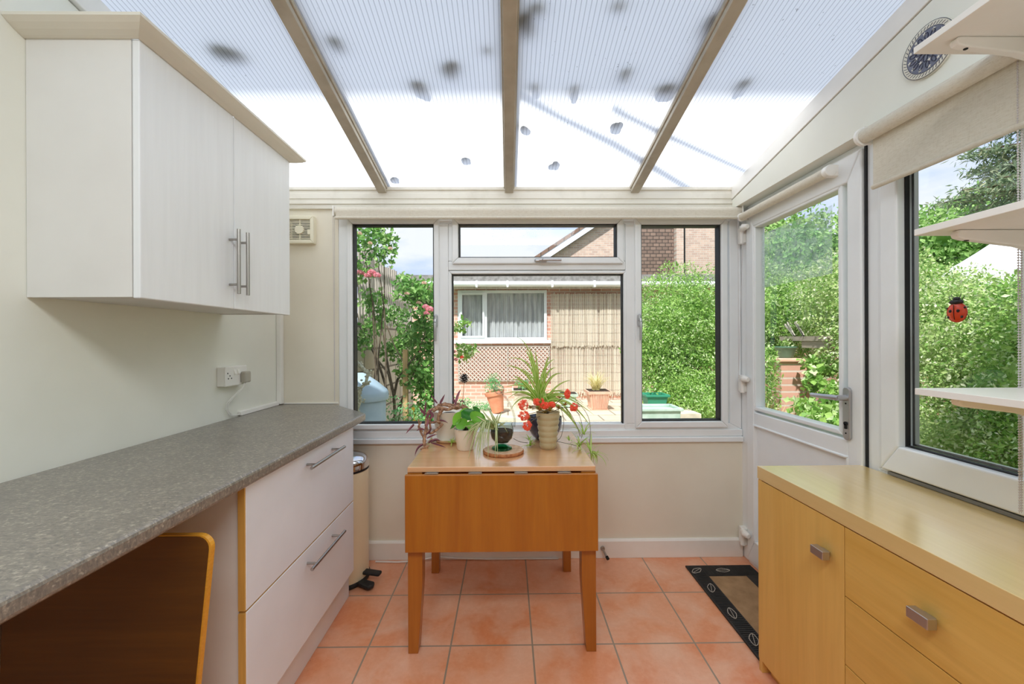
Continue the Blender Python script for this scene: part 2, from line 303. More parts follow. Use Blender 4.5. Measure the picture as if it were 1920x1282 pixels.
# ------------------------------------------------------------------ mesh builder
class MB:
    def __init__(s): s.v = []; s.f = []; s.m = []; s.sm = []; s.uv = []
    def add(s, vs, fs, mi=0, smooth=False, uv=None):
        o = len(s.v); s.v += [tuple(p) for p in vs]
        for i, f in enumerate(fs):
            s.f.append(tuple(o+k for k in f)); s.m.append(mi); s.sm.append(smooth)
            s.uv.append(uv[i] if uv else None)
        return s
    def box(s, x0, x1, y0, y1, z0, z1, mi=0):
        v = [(x, y, z) for z in (z0, z1) for y in (y0, y1) for x in (x0, x1)]
        return s.add(v, [(0, 2, 3, 1), (4, 5, 7, 6), (0, 1, 5, 4), (2, 6, 7, 3), (0, 4, 6, 2), (1, 3, 7, 5)], mi)
    def hexa(s, a, b, mi=0):
        """a, b: two loops of equal length"""
        n = len(a); f = [tuple(reversed(range(n))), tuple(range(n, 2*n))] + [(i, (i+1) % n, n+(i+1) % n, n+i) for i in range(n)]
        return s.add(list(a)+list(b), f, mi)
    def prism(s, poly, ax, a0, a1, mi=0):
        def P(p, a):
            return {'X': (a, p[0], p[1]), 'Y': (p[0], a, p[1]), 'Z': (p[0], p[1], a)}[ax]
        return s.hexa([P(p, a0) for p in poly], [P(p, a1) for p in poly], mi)
    def frame(s, ax, u0, u1, z0, z1, w, d0, d1, wt=None, wb=None, mi=0):
        """mitred rectangular frame in the plane normal to ax; w = member width"""
        wt = wt or w; wb = wb or w
        o = [(u0, z0), (u1, z0), (u1, z1), (u0, z1)]; i = [(u0+w, z0+wb), (u1-w, z0+wb), (u1-w, z1-wt), (u0+w, z1-wt)]
        for k in range(4):
            j = (k+1) % 4; s.prism([o[k], o[j], i[j], i[k]], ax, d0, d1, mi)
        return s
    def tube(s, path, r, n=8, mi=0, cap=True):
        path = [Vector(p) for p in path]; N = len(path); rs = r if hasattr(r, '__len__') else [r]*N
        vs = []; pn = None
        for i, p in enumerate(path):
            t = (path[min(i+1, N-1)]-path[max(i-1, 0)]).normalized()
            if pn is None: pn = t.orthogonal().normalized()
            else:
                pn = pn-t*pn.dot(t)
                pn = pn.normalized() if pn.length > 1e-6 else t.orthogonal().normalized()
            b = t.cross(pn)
            for k in range(n):
                a = 2*math.pi*k/n; vs.append(p+(pn*math.cos(a)+b*math.sin(a))*rs[i])
        fs = [(i*n+k, i*n+(k+1) % n, (i+1)*n+(k+1) % n, (i+1)*n+k) for i in range(N-1) for k in range(n)]
        s.add(vs, fs, mi, True)
        if cap:
            o = len(s.v)-len(vs)
            s.f += [tuple(o+k for k in reversed(range(n))), tuple(o+(N-1)*n+k for k in range(n))]; s.m += [mi]*2; s.sm += [False]*2; s.uv += [None]*2
        return s
    def lathe(s, prof, c, n=32, mi=0, ax='Z', cap=False):
        vs = []; N = len(prof)
        for r, h in prof:
            for k in range(n):
                a = 2*math.pi*k/n; x, y = r*math.cos(a), r*math.sin(a)
                vs.append({'Z': (c[0]+x, c[1]+y, c[2]+h), 'X': (c[0]+h, c[1]+x, c[2]+y), 'Y': (c[0]+x, c[1]+h, c[2]+y)}[ax])
        fs = [(i*n+k, i*n+(k+1) % n, (i+1)*n+(k+1) % n, (i+1)*n+k) for i in range(N-1) for k in range(n)]
        s.add(vs, fs, mi, True)
        if cap:
            o = len(s.v)-len(vs); s.f += [tuple(o+k for k in reversed(range(n))), tuple(o+(N-1)*n+k for k in range(n))]; s.m += [mi]*2; s.sm += [False]*2; s.uv += [None]*2
        return s
    def ell(s, c, r, n=12, m=8, mi=0, M=None):
        vs = []
        for i in range(m+1):
            t = math.pi*i/m
            for k in range(n):
                a = 2*math.pi*k/n; p = Vector((r[0]*math.sin(t)*math.cos(a), r[1]*math.sin(t)*math.sin(a), r[2]*math.cos(t)))
                if M is not None: p = M @ p
                vs.append(p+Vector(c))
        return s.add(vs, [(i*n+k, (i+1)*n+k, (i+1)*n+(k+1) % n, i*n+(k+1) % n) for i in range(m) for k in range(n)], mi, True)
    def blade(s, pts, ws, side=None, fold=.25, mi=0):
        pts = [Vector(p) for p in pts]; N = len(pts); vs = []
        for i, p in enumerate(pts):
            t = (pts[min(i+1, N-1)]-pts[max(i-1, 0)]).normalized()
            sd = side or t.cross(Vector((0, 0, 1)))
            sd = (sd-t*sd.dot(t)); sd = sd.normalized() if sd.length > 1e-5 else t.orthogonal().normalized()
            up = sd.cross(t); w = ws[i]
            vs += [p-sd*w+up*w*fold, p, p+sd*w+up*w*fold]
        fs = []; uv = []
        for i in range(N-1):
            a = 3*i; fs += [(a, a+1, a+4, a+3), (a+1, a+2, a+5, a+4)]
            y0, y1 = i/(N-1), (i+1)/(N-1); uv += [((0, y0), (.5, y0), (.5, y1), (0, y1)), ((.5, y0), (1, y0), (1, y1), (.5, y1))]
        return s.add(vs, fs, mi, True, uv)
    def arc(s, p, az, el, L, w, droop=1.6, n=9, fold=.25, mi=0, tw=0):
        """strap leaf leaving p at azimuth az, elevation el, bending over under its weight"""
        pts = [Vector(p)]; e = el
        for i in range(n):
            d = Vector((math.cos(e)*math.cos(az), math.cos(e)*math.sin(az), math.sin(e)))
            pts.append(pts[-1]+d*L/n); e -= droop/n*(0.5+i/n); az += tw/n
        ws = [w*min(1, .55+1.6*(i/n))*(1-(i/n)**2.6)+.0004 for i in range(n+1)]
        return s.blade(pts, ws, fold=fold, mi=mi), pts
    def build(s, name, mats, parent=None, origin=None, bev=0, label=None, kind=None, seg=2):
        if not isinstance(mats, (list, tuple)): mats = [mats]
        if parent is not None: O = Vector(ORG[parent.name])
        else: O = Vector(origin) if origin is not None else Vector((0, 0, 0))
        me = bpy.data.meshes.new(name)
        va = np.array(s.v, dtype=float)-np.array(O)
        me.from_pydata(va.tolist(), [], s.f)
        me.polygons.foreach_set('material_index', s.m); me.polygons.foreach_set('use_smooth', s.sm)
        if any(u is not None for u in s.uv):
            ul = me.uv_layers.new(name='UVMap'); k = 0
            for f, u in zip(s.f, s.uv):
                for j in range(len(f)):
                    if u: ul.data[k].uv = u[j]
                    k += 1
        for m in mats: me.materials.append(MATS[m])
        me.update()
        if any(s.sm): me.set_sharp_from_angle(angle=math.radians(38))
        o = bpy.data.objects.new(name, me); COL.objects.link(o)
        if parent is not None: o.parent = parent
        else: o.location = O
        ORG[o.name] = tuple(O)
        if bev:
            b = o.modifiers.new('bevel', 'BEVEL'); b.width = bev; b.segments = seg; b.limit_method = 'ANGLE'; b.angle_limit = math.radians(40)
        if label: o['label'] = label
        if kind: o['kind'] = kind
        return o
ORG = {}
def thing(name, label, cat, loc=(0, 0, 0), group=None, kind=None):
    o = bpy.data.objects.new(name, None); COL.objects.link(o); o.location = loc; ORG[o.name] = tuple(loc); o.empty_display_size = .05
    if kind: o['kind'] = kind
    if label: o['label'] = label
    if cat: o['category'] = cat
    if group: o['group'] = group
    return o
def tag(o, label, cat, group=None):
    o['label'] = label; o['category'] = cat
    if group: o['group'] = group
    return o
def struct(o, label=None):
    o['kind'] = 'structure'
    if label: o['label'] = label
    return o
def dup(root, loc, label):
    r = root.copy(); COL.objects.link(r); r.location = loc; r['label'] = label; ORG[r.name] = tuple(loc)
    for ch in root.children:
        c = ch.copy(); COL.objects.link(c); c.parent = r
        for g in ch.children:
            d = g.copy(); COL.objects.link(d); d.parent = c
    return r
def inst_mesh(name, verts, faces, matname, parent=None, origin=(0, 0, 0)):
    b = MB(); b.v = verts; b.f = faces; b.m = [0]*len(faces); b.sm = [False]*len(faces); b.uv = [None]*len(faces)
    return b.build(name, matname, parent, origin)
def leaves(points, normals, size, var=.4, asp=.55, flat=.5):
    """numpy cloud of small folded leaves around the given points"""
    n = len(points); P = np.asarray(points); Nn = np.asarray(normals)
    d = rng.normal(size=(n, 3)); d = d*(1-flat)+Nn*.2; d[:, 2] -= .15; d /= np.linalg.norm(d, axis=1)[:, None]
    h = Nn+rng.normal(size=(n, 3))*.7; sd = np.cross(d, h); sd /= (np.linalg.norm(sd, axis=1)[:, None]+1e-9)
    up = np.cross(sd, d); L = size*(1+var*rng.uniform(-1, 1, n))[:, None]; w = L*asp*.5
    v = np.stack([P, P+d*L*.45-sd*w+up*w*.3, P+d*L, P+d*L*.45+sd*w+up*w*.3, P+d*L*.5], 1).reshape(-1, 3)
    i = np.arange(n)*5
    f = np.concatenate([np.stack([i, i+4, i+2, i+1], 1), np.stack([i, i+3, i+2, i+4], 1)])
    return v.tolist(), [tuple(map(int, q)) for q in f]
def blobs(bl, n, inner=.35):
    """points and normals spread over the surface of overlapping ellipsoids (c, r)"""
    A = np.array([(b[1][0]*b[1][1]+b[1][1]*b[1][2]+b[1][0]*b[1][2]) for b in bl]); k = rng.choice(len(bl), n, p=A/A.sum())
    c = np.array([b[0] for b in bl])[k]; r = np.array([b[1] for b in bl])[k]
    d = rng.normal(size=(n, 3)); d /= np.linalg.norm(d, axis=1)[:, None]
    s = 1-inner*rng.random(n)**2+.10*np.sin(d[:, 0]*11+c[:, 0]*3)*np.sin(d[:, 1]*10+c[:, 1])+.10*np.sin(d[:, 2]*13+c[:, 2]*5+3*d[:, 0])
    return c+d*r*s[:, None], d
def shrub(name, label, cat, loc, bl, n, size, leaf, stem_to=None, group=None, inner=.35, core=True, asp=.55):
    t = thing(name, label, cat, loc, group)
    p, q = blobs(bl, n, inner); v, f = leaves(p, q, size, asp=asp); fo = inst_mesh('foliage', v, f, leaf, t)
    if core:
        c = MB()
        for ce, r in bl: c.ell(ce, [k*.52 for k in r], 14, 10)
        c.build('inner_growth', leaf, t)
    s = MB(); base = Vector(loc)
    for ce, r in bl:
        mid = (base+Vector(ce))/2+Vector((random.uniform(-.1, .1), random.uniform(-.1, .1), 0)); s.tube([base, mid, ce], [.03, .02, .01], 6)
    s.build('stem', 'bark', t); return t

# ================================================================== THE ROOM
YB = 2.30; XL = -1.29; XR = 1.335; XF = 1.27; Y0 = -1.0
RS = .207
def roofz(y): return 2.10+RS*(YB-y)
struct(MB().box(-1.6, 1.6, Y0-.1, 2.36, -.1, 0).build('floor', 'terracotta_tiles'))
# polycarbonate sheets between the glazing bars: milky underside, clear top skin
RAF = [-1.41, -.70, .011, .722, 1.433]
m = MB()
for i in range(4):
    x0, x1 = max(RAF[i]+.012, -1.36), min(RAF[i+1]-.012, 1.40)
    a, b = Y0, 2.345
    bot = [(x0, a, roofz(a)), (x1, a, roofz(a)), (x1, b, roofz(b)), (x0, b, roofz(b))]
    m.add(bot, [(0, 3, 2, 1)], 0)
    t_ = .010; top = [(p[0], p[1], p[2]+t_) for p in bot]
    m.add(top, [(0, 1, 2, 3)], 1)
    for u, w in ((0, 1), (1, 2), (2, 3), (3, 0)): m.add([bot[u], bot[w], top[w], top[u]], [(0, 1, 2, 3)], 1)
struct(m.build('ceiling', ['polycarbonate', 'glass']))
def sloped(x0, x1, ya, yb, za, zb):
    """bar following the slope; za, zb are offsets from the sheet"""
    return [(x0, x1, ya, yb, za, zb)]
def add_sloped(m, x0, x1, ya, yb, za, zb, mi=0):
    a = [(x0, ya, roofz(ya)+za), (x1, ya, roofz(ya)+za), (x1, ya, roofz(ya)+zb), (x0, ya, roofz(ya)+zb)]
    b = [(x0, yb, roofz(yb)+za), (x1, yb, roofz(yb)+za), (x1, yb, roofz(yb)+zb), (x0, yb, roofz(yb)+zb)]
    m.hexa(a, b, mi)
for k, x in enumerate(RAF[1:4]):
    m = MB(); add_sloped(m, x-.030, x+.030, Y0, 2.285, -.020, -.001)
    add_sloped(m, x-.024, x+.024, Y0, 2.285, -.042, -.020); add_sloped(m, x-.034, x+.034, Y0, 2.345, .012, .03)
    add_sloped(m, x-.008, x+.008, Y0, 2.285, -.02, .012)
    struct(m.build('trim_%d' % (k+1), 'rafter_pvc', bev=.003))
# eaves beam with its grooves
m = MB(); m.box(XL-.02, 1.34, 2.285, 2.37, 1.975, 2.098)
m.box(XL-.02, 1.34, 2.278, 2.286, 2.078, 2.096); m.box(XL-.02, 1.34, 2.279, 2.286, 2.0, 2.012); m.box(XL-.02, 1.34, 2.281, 2.286, 2.030, 2.062)
struct(m.build('trim_4', 'pvc_aged', bev=.002))
# sloping edge boards of both side walls
m = MB(); add_sloped(m, XF, 1.42, Y0, 2.285, -.078, -.001); struct(m.build('trim_5', 'gloss_white', bev=.003))
m = MB(); add_sloped(m, -1.42, -1.275, Y0, 2.285, -.083, -.001); struct(m.build('trim_6', 'gloss_white', bev=.003))
# left wall
m = MB(); p = [(Y0, 0), (2.30, 0), (2.30, roofz(2.3)-.088), (Y0, roofz(Y0)-.088)]
m.prism(p, 'X', XL-.12, XL); struct(m.build('wall_left', 'paint_white'))
# right wall: below the side window, the solid wall nearer the camera, and the white fascia above door and window
m = MB(); m.prism([(Y0, 0), (1.0, 0), (1.0, 1.972), (Y0, 1.972)], 'X', XR, 1.43); m.box(XR, 1.43, 1.0, 1.45, 0, .762)
m.prism([(Y0, 1.972), (2.30, 1.972), (2.30, roofz(2.3)-.083), (Y0, roofz(Y0)-.083)], 'X', XF+.004, 1.43)
struct(m.build('wall_right', 'paint_white'))
# back wall: under the window and the pier on the left
m = MB(); m.box(-1.41, XR+.095, YB, 2.42, 0, .652); m.box(-1.41, -.955, YB, 2.42, .652, 1.975)
struct(m.build('wall_back', 'paint_cream'))
mat('paint_grey', (186, 186, 182), .7)
struct(MB().box(-1.45, 1.45, Y0-.12, Y0, 0, 3).build('wall_front', 'paint_grey'))
m = MB(); m.prism([(YB-.016, 0), (YB, 0), (YB, .105), (YB-.010, .105), (YB-.016, .094)], 'X', -.82, XR-.006)
struct(m.build('baseboard_back', 'gloss_white', bev=.002))
m = MB(); m.box(-1.289, -1.262, 2.268, 2.299, .882, 1.97); struct(m.build('trim_7', 'plastic_white', bev=.004))
struct(MB().box(-1.26, -.957, 2.294, 2.3, .8795, .886).build('trim_8', 'gloss_white'))

# ---- back window
w1 = thing('window_1', None, None, (.2, YB, .652), kind='structure')
w1['label'] = 'white plastic garden window across the back wall'
FL, FR, FB, FT = -.955, 1.334, .72, 1.975
m = MB(); m.frame('Y', FL, FR, FB-.0, FT, .066, YB+.002, YB+.07, wt=.07, wb=.035)
m.box(FL+.066, FR-.066, YB+.004, YB+.07, 1.895, FT-.07)
for x0, x1 in ((-.395, -.335), (.672, .742)): m.box(x0, x1, YB+.002, YB+.07, FB+.035, 1.895)
m.box(-.3345, .6715, YB+.002, YB+.07, 1.632, 1.682)
m.box(-.3345, -.300, YB+.003, YB+.07, 1.6825, 1.8945); m.box(.648, .6715, YB+.003, YB+.07, 1.6825, 1.8945)
m.build('window_frame', 'pvc', w1, bev=.004)
sill = MB().box(-.93, XR, YB-.020, YB+.06, .652, .682).box(-.93, XR, YB-.008, YB+.06, .682, .722).build('sill', 'pvc', w1, bev=.005)
def sash(gx0, gx1, gz0, gz1, w, proud, lab=None):
    o = MB().frame('Y', gx0-w, gx1+w, gz0-w, gz1+w, w-.004, YB-proud, YB+.05)
    # bevelled bead running into the glass
    s_ = o.build('sash', 'pvc', w1, bev=.006, seg=3)
    g = MB().frame('Y', gx0-.005, gx1+.005, gz0-.005, gz1+.005, .007, YB-proud+.016, YB+.046).build('gasket', 'gasket', s_)
    p_ = MB().box(gx0, gx1, YB+.026, YB+.030, gz0, gz1).build('pane', 'glass', s_)
    return s_
s1 = sash(-.868, -.419, .768, 1.887, .034, .018)
s2 = sash(-.272, .618, 1.704, 1.887, .040, .018)
s4 = sash(.762, 1.209, .774, 1.882, .040, .018)
s3 = sash(-.313, .657, .735, 1.606, .022, .0)
def win_handle(c, horiz, parent, flip=1):
    m = MB(); x, y, z = c
    def q(u, v, d):  # u along the handle, v across, d out of the frame
        return (x+u*flip, y-d, z+v) if horiz else (x+v, y-d, z-u)
    pts = [q(-.030, 0, .004), q(.032, 0, .004)]
    m.tube([q(-.032, 0, .005), q(-.026, 0, .007), q(.030, 0, .007), q(.036, 0, .005)], [.006, .011, .011, .006], 12)
    m.tube([q(.0, 0, .005), q(0, 0, .030)], .009, 12)
    m.tube([q(-.006, 0, .028), q(.02, 0, .034), q(.05, 0, .034), q(.115, 0, .030)], [.009, .008, .0075, .007], 10)
    h = m.build('handle', 'satin', parent)
    MB().tube([q(.012, .0, .030), q(.012, 0, .040)], .0045, 8).build('lock_button', 'dark', h)
win_handle((-.402, YB-.018, 1.345), False, w1)
win_handle((.742, YB-.018, 1.345), False, w1)
win_handle((.185, YB-.018, 1.680), True, w1)

# ---- door in the right wall
d1 = thing('door_1', None, None, (XR, 1.87, 0), kind='structure'); d1['label'] = 'white half-glazed garden door'
m = MB(); m.box(XR+.002, 1.42, 2.232, YB+.05, 0, 1.972); m.box(XR+.002, 1.42, 1.445, 1.492, 0, 1.972); m.box(XR+.004, 1.42, 1.492, 2.232, 1.948, 1.972)
m.box(XR-.004, 1.42, 1.492, 2.232, 0, .018)
m.build('door_frame', 'pvc', d1, bev=.004)
MB().box(XR-.006, XR+.06, 1.488, 1.4945, .02, 1.95).build('gasket', 'gasket', d1)
m = MB(); DX0, DX1 = XR-.016, XR+.050
m.frame('X', 1.498, 2.228, .022, 1.945, .064, DX0, DX1, wt=.105, wb=.12)
m.box(DX0+.001, DX1-.001, 1.562, 2.164, .772, .842)
leaf = m.build('door_leaf', 'pvc', d1, bev=.006, seg=3)
MB().frame('X', 1.590, 2.176, .852, 1.850, .020, DX0+.004, DX1-.01).frame('X', 1.556, 2.170, .138, .778, .012, DX0-.004, DX0+.02).build('bead', 'pvc', leaf, bev=.005)
MB().frame('X', 1.600, 2.168, .862, 1.842, .006, DX0+.022, DX0+.033).build('gasket', 'gasket', leaf)
MB().box(DX0+.034, DX0+.038, 1.60, 2.168, .86, 1.84).build('pane', 'glass', d1, label='clear door glass')
MB().box(DX0+.0315, DX0+.0335, 1.672, 2.135, 1.505, 1.790).build('reflection_sheet', 'reflection_haze', d1, label='faint cloudy rectangular reflection modelled as a sheet on the glass')  # reflection in the door glass, built as a pale translucent sheet
MB().box(DX0+.014, DX1-.012, 1.562, 2.164, .14, .772).build('lower_panel', 'pvc', d1)
for z in (1.815, .985, .135):
    hm = MB(); hm.tube([(XR-.028, 2.247, z-.050), (XR-.028, 2.247, z+.050)], .0125, 14)
    hm.tube([(XR-.028, 2.247, z+.030), (XR-.040, 2.205, z+.032), (XR-.034, 2.180, z+.030)], [.015, .019, .013], 12)
    hm.box(XR-.03, XR+.004, 2.236, 2.285, z-.045, z+.045)
    hm.build('hinge', 'plastic_white', d1, bev=.003)
hy = 1.556
hm = MB(); n = 20; poly = []
for k in range(n):
    a = 2*math.pi*k/n; poly.append((hy+.0165*math.cos(a), (.0865+.0)*(1 if math.sin(a) > 0 else -1)+.0165*math.sin(a)+.944))
hm.prism(poly, 'X', DX0-.011, DX0+.001); hp = hm.build('handle', 'satin', d1, bev=.003)
lm = MB(); lm.tube([(DX0-.008, hy, 1.005), (DX0-.050, hy, 1.005)], .011, 14)
lm.tube([(DX0-.046, hy-.008, 1.005), (DX0-.050, hy+.02, 1.005), (DX0-.052, hy+.06, 1.003), (DX0-.050, hy+.125, 1.001)], [.010, .0105, .0095, .0085], 12)
lm.build('lever', 'satin', hp)
MB().tube([(DX0-.010, hy, .906), (DX0-.015, hy, .906)], .0075, 12).box(DX0-.015, DX0-.010, hy-.004, hy+.004, .885, .904).tube([(DX0-.010, hy, .983), (DX0-.0125, hy, .983)], .003, 8).tube([(DX0-.010, hy, .868), (DX0-.0125, hy, .868)], .003, 8).build('keyhole', 'dark', hp)

# ---- side window
w2 = thing('window_2', None, None, (XR, 1.2, .762), kind='structure'); w2['label'] = 'white side window beside the garden door'
m = MB(); m.frame('X', 1.0, 1.452, .762, 1.972, .042, XR+.002, 1.42, wt=.05, wb=.03); m.build('window_frame', 'pvc', w2, bev=.004)
m = MB(); m.frame('X', .96, 1.425, .775, 1.95, .066, XR-.016, XR+.05, wt=.07, wb=.093); s5 = m.build('sash', 'pvc', w2, bev=.007, seg=3)
MB().frame('X', 1.024, 1.361, .866, 1.882, .006, XR+.010, XR+.025).build('gasket', 'gasket', s5)
MB().box(XR+.026, XR+.030, 1.026, 1.359, .868, 1.880).build('pane', 'glass', s5)
MB().box(XR-.012, XR+.0, .99, 1.40, .762, .772).build('sill', 'groove', w2)
MB().frame('X', 1.030, 1.353, .872, 1.878, .008, XR+.030, XR+.045).build('spacer_bar', 'satin', s5)

# ================================================================== BLINDS
def cord(path, name, parent, r=.0012, n=5, mt='cord_grey'): return MB().tube(path, r, n).build(name, mt, parent)
def beads(p0, p1, name, parent, step=.006, r=.0022, mt='cord_grey'):
    m = MB(); a, b = Vector(p0), Vector(p1); k = int((b-a).length/step)
    for i in range(k): m.ell(a.lerp(b, i/k), (r, r, r), 6, 4)
    m.tube([a, b], .0007, 4); return m.build(name, mt, parent)
b1 = thing('roller_blind', 'long rolled-up linen blind across the top of the back window', 'blind', (.18, 2.25, 1.93), 'linen roller blinds')
m = MB(); m.tube([(-.945, 2.25, 1.945), (1.296, 2.25, 1.945)], .026, 24); m.build('fabric_roll', 'linen', b1)
m = MB(); m.box(-.935, 1.286, 2.221, 2.2245, 1.905, 1.945); m.build('fabric', 'linen', b1)
MB().tube([(-.94, 2.223, 1.905), (1.29, 2.223, 1.905)], .0085, 12).build('bottom_bar', 'linen', b1)
for x in (-.952, 1.302): MB().box(x-.004, x+.004, 2.222, 2.2775, 1.915, 1.974).build('bracket', 'plastic_white', b1, bev=.004)
beads((-.957, 2.236, 1.94), (-.957, 2.246, .90), 'bead_chain', b1); beads((-.957, 2.256, 1.94), (-.957, 2.25, .90), 'bead_chain', b1)
b2 = thing('roller_blind', 'narrow rolled-up blind over the glass of the garden door', 'blind', (1.295, 1.87, 1.93), 'linen roller blinds')
MB().tube([(1.290, 2.212, 1.905), (1.290, 1.625, 1.905)], .020, 20).build('fabric_roll', 'linen', b2)
m = MB(); pl = [(1.595, 1.880), (1.625, 1.880), (1.625, 1.93), (1.595, 1.93)]
m.lathe([(.0, 0), (.0235, .001), (.0235, .026), (.0, .028)], (1.290, 1.598, 1.905), 20, 0, 'Y'); m.box(1.29, 1.322, 1.600, 1.624, 1.882, 1.928); m.build('bracket', 'plastic_white', b2, bev=.003)
m = MB(); m.lathe([(.0, 0), (.0235, .001), (.0235, .012), (.0, .013)], (1.290, 2.212, 1.905), 20, 0, 'Y'); m.box(1.29, 1.322, 2.210, 2.222, 1.886, 1.924); m.build('bracket', 'plastic_white', b2, bev=.003)
beads((1.268, 2.214, 1.90), (1.268, 2.214, 1.02), 'bead_chain', b2); beads((1.300, 2.218, 1.89), (1.268, 2.216, 1.02), 'bead_chain', b2)
b3 = thing('roller_blind', 'linen blind pulled part way down the side window', 'blind', (1.25, 1.2, 1.945), 'linen roller blinds')
MB().tube([(1.244, 1.395, 1.937), (1.244, .80, 1.937)], .024, 24).build('fabric_roll', 'linen', b3)
MB().box(1.2625, 1.2655, .80, 1.385, 1.757, 1.94).build('fabric', 'linen', b3)
MB().tube([(1.264, .80, 1.756), (1.264, 1.387, 1.756)], .0085, 12).build('bottom_bar', 'linen', b3)
for y in (1.397, .785): MB().lathe([(.0, 0), (.030, .001), (.031, .006), (.030, .012), (.0, .013)], (1.244, y, 1.937), 24, 0, 'Y').box(1.244, 1.276, y, y+.012, 1.912, 1.972).build('bracket', 'plastic_white', b3)
beads((1.262, .988, 1.92), (1.262, .988, .80), 'bead_chain', b3, step=.0065, r=.0024)
beads((1.274, .990, 1.92), (1.270, .990, .80), 'bead_chain', b3, step=.0065, r=.0026)

# ================================================================== LEFT SIDE
ct = MB()
ct.prism([(XL+.001, 0-.6), (-.70, -.6), (-.70, 2.005), (-.977, 2.298), (XL+.001, 2.298)], 'Z', .840, .878)
tag(ct.build('worktop', 'slate_laminate', origin=(-1.0, 1.0, .84), bev=.010, seg=3), 'long grey slate-effect worktop running along the left wall', 'worktop')
# drawer unit
du = thing('drawer_unit', 'white two-drawer unit under the far end of the worktop', 'cabinet', (-1.0, 1.5, 0))
m = MB(); m.box(XL+.004, -.741, 1.122, 1.140, .0, .838); m.box(XL+.004, -.741, 1.87, 1.888, .14, .838); m.box(XL+.004, -.741, 1.14, 1.87, .14, .158); m.box(XL+.004, XL+.012, 1.14, 1.87, .158, .838)
m.box(XL+.02, -.77, 1.14, 1.87, .82, .836); m.build('carcass', 'melamine', du)
MB().box(-.79, -.772, 1.14, 1.965, .001, .145).box(-1.25, -.79, 1.947, 1.965, .001, .145).build('plinth', 'drawer_white', du)
for z0, z1, hz in ((.495, .836, .792), (.170, .489, .440)):
    dr = MB().box(-.739, -.719, 1.1185, 1.890, z0, z1).build('drawer', 'drawer_white', du, bev=.0015)
    MB().box(-.7385, -.7205, 1.1135, 1.1187, z0+.001, z1-.001).box(-.738, -.7215, 1.118, 1.889, z1-.0004, z1+.0016).build('edge_band', 'edge_yellow', dr)
    hm = MB().tube([(-.683, 1.415, hz), (-.683, 1.70, hz)], .006, 14)
    for y in (1.455, 1.66): hm.tube([(-.719, y, hz), (-.683, y, hz)], .0045, 10)
    hm.build('handle', 'steel', dr)
# leaning board
bd = thing('table_board', 'dark wood board with pale yellow rounded edge stored upright under the worktop', 'board', (-1.0, .955, 0))
def rrect(x0, x1, z0, z1, r, n=6):
    p = []
    for cx, cz, a0 in ((x1-r, z1-r, 0), (x0+r, z1-r, 90), (x0+r, z0+r, 180), (x1-r, z0+r, 270)):
        for k in range(n+1): a = math.radians(a0+90*k/n); p.append((cx+r*math.cos(a), cz+r*math.sin(a)))
    return p
outer = rrect(-1.268, -.690, .02, .782, .035); inn = rrect(-1.264, -.695, .024, .779, .032)
tilt = lambda p, y: (p[0]-.052*(.78-p[1])/.4, y+(.78-p[1])*.04, p[1])
m = MB(); m.hexa([tilt(p, .952) for p in outer], [tilt(p, .965) for p in outer]); m.build('edge', 'ply_edge', bd)
m = MB(); m.hexa([tilt(p, .9500) for p in inn], [tilt(p, .9525) for p in inn]); m.build('face', 'walnut', bd)
cl = thing('metal_post', 'black and grey metal post at the left edge beneath the worktop', 'post', (-.90, .70, 0))
MB().tube([(-.915, .70, .001), (-.898, .70, .62)], .013, 14).build('lower_tube', 'gasket', cl)
MB().tube([(-.898, .70, .62), (-.888, .70, .838)], .018, 14).build('upper_tube', 'steel', cl)
# wall cabinet
wc = thing('wall_cabinet', 'white two-door wall cabinet with cream cornice above the worktop', 'cabinet', (-1.14, 1.48, 1.353))
m = MB(); m.box(XL+.001, -1.010, 1.10, 1.118, 1.353, 2.05); m.box(XL+.001, -1.010, 1.83, 1.848, 1.353, 2.05); m.box(XL+.001, -1.010, 1.118, 1.83, 1.356, 1.374); m.box(XL+.001, -1.010, 1.118, 1.83, 2.032, 2.05); m.box(XL+.001, XL+.008, 1.118, 1.83, 1.374, 2.032)
m.build('carcass', 'melamine', wc, bev=.001)
for y0, y1, hy_ in ((1.101, 1.4755, 1.452), (1.4785, 1.852, 1.502)):
    dr = MB().box(-1.008, -.988, y0, y1, 1.350, 2.046).build('door', 'foil_white', wc, bev=.003)
    hm = MB().tube([(-.955, hy_, 1.402), (-.955, hy_, 1.632)], .0062, 14)
    for z in (1.435, 1.595): hm.tube([(-.989, hy_, z), (-.955, hy_, z)], .0045, 10)
    hm.build('handle', 'steel', dr)
# cornice: profile swept round three sides with mitres
prof = [(.0, 0), (.006, -.001), (.012, .001), (.026, .007), (.040, .015), (.052, .024), (.052, .032), (.0, .032)]
def corn(o, h):
    return [(XL+.001, 1.10-o, 2.046+h), (-.990+o, 1.10-o, 2.046+h), (-.990+o, 1.852+o, 2.046+h), (XL+.001, 1.852+o, 2.046+h)]
R_ = [corn(o, h) for o, h in prof]; m = MB(); vs = [R_[i][j] for j in range(4) for i in range(len(prof))]; N = len(prof)
m.add(vs, [(j*N+i, j*N+(i+1) % N, (j+1)*N+(i+1) % N, (j+1)*N+i) for j in range(3) for i in range(N)]+[tuple(range(N)), tuple(reversed(range(3*N, 4*N)))], 0, False)
m.build('cornice', 'cornice_cream', wc)
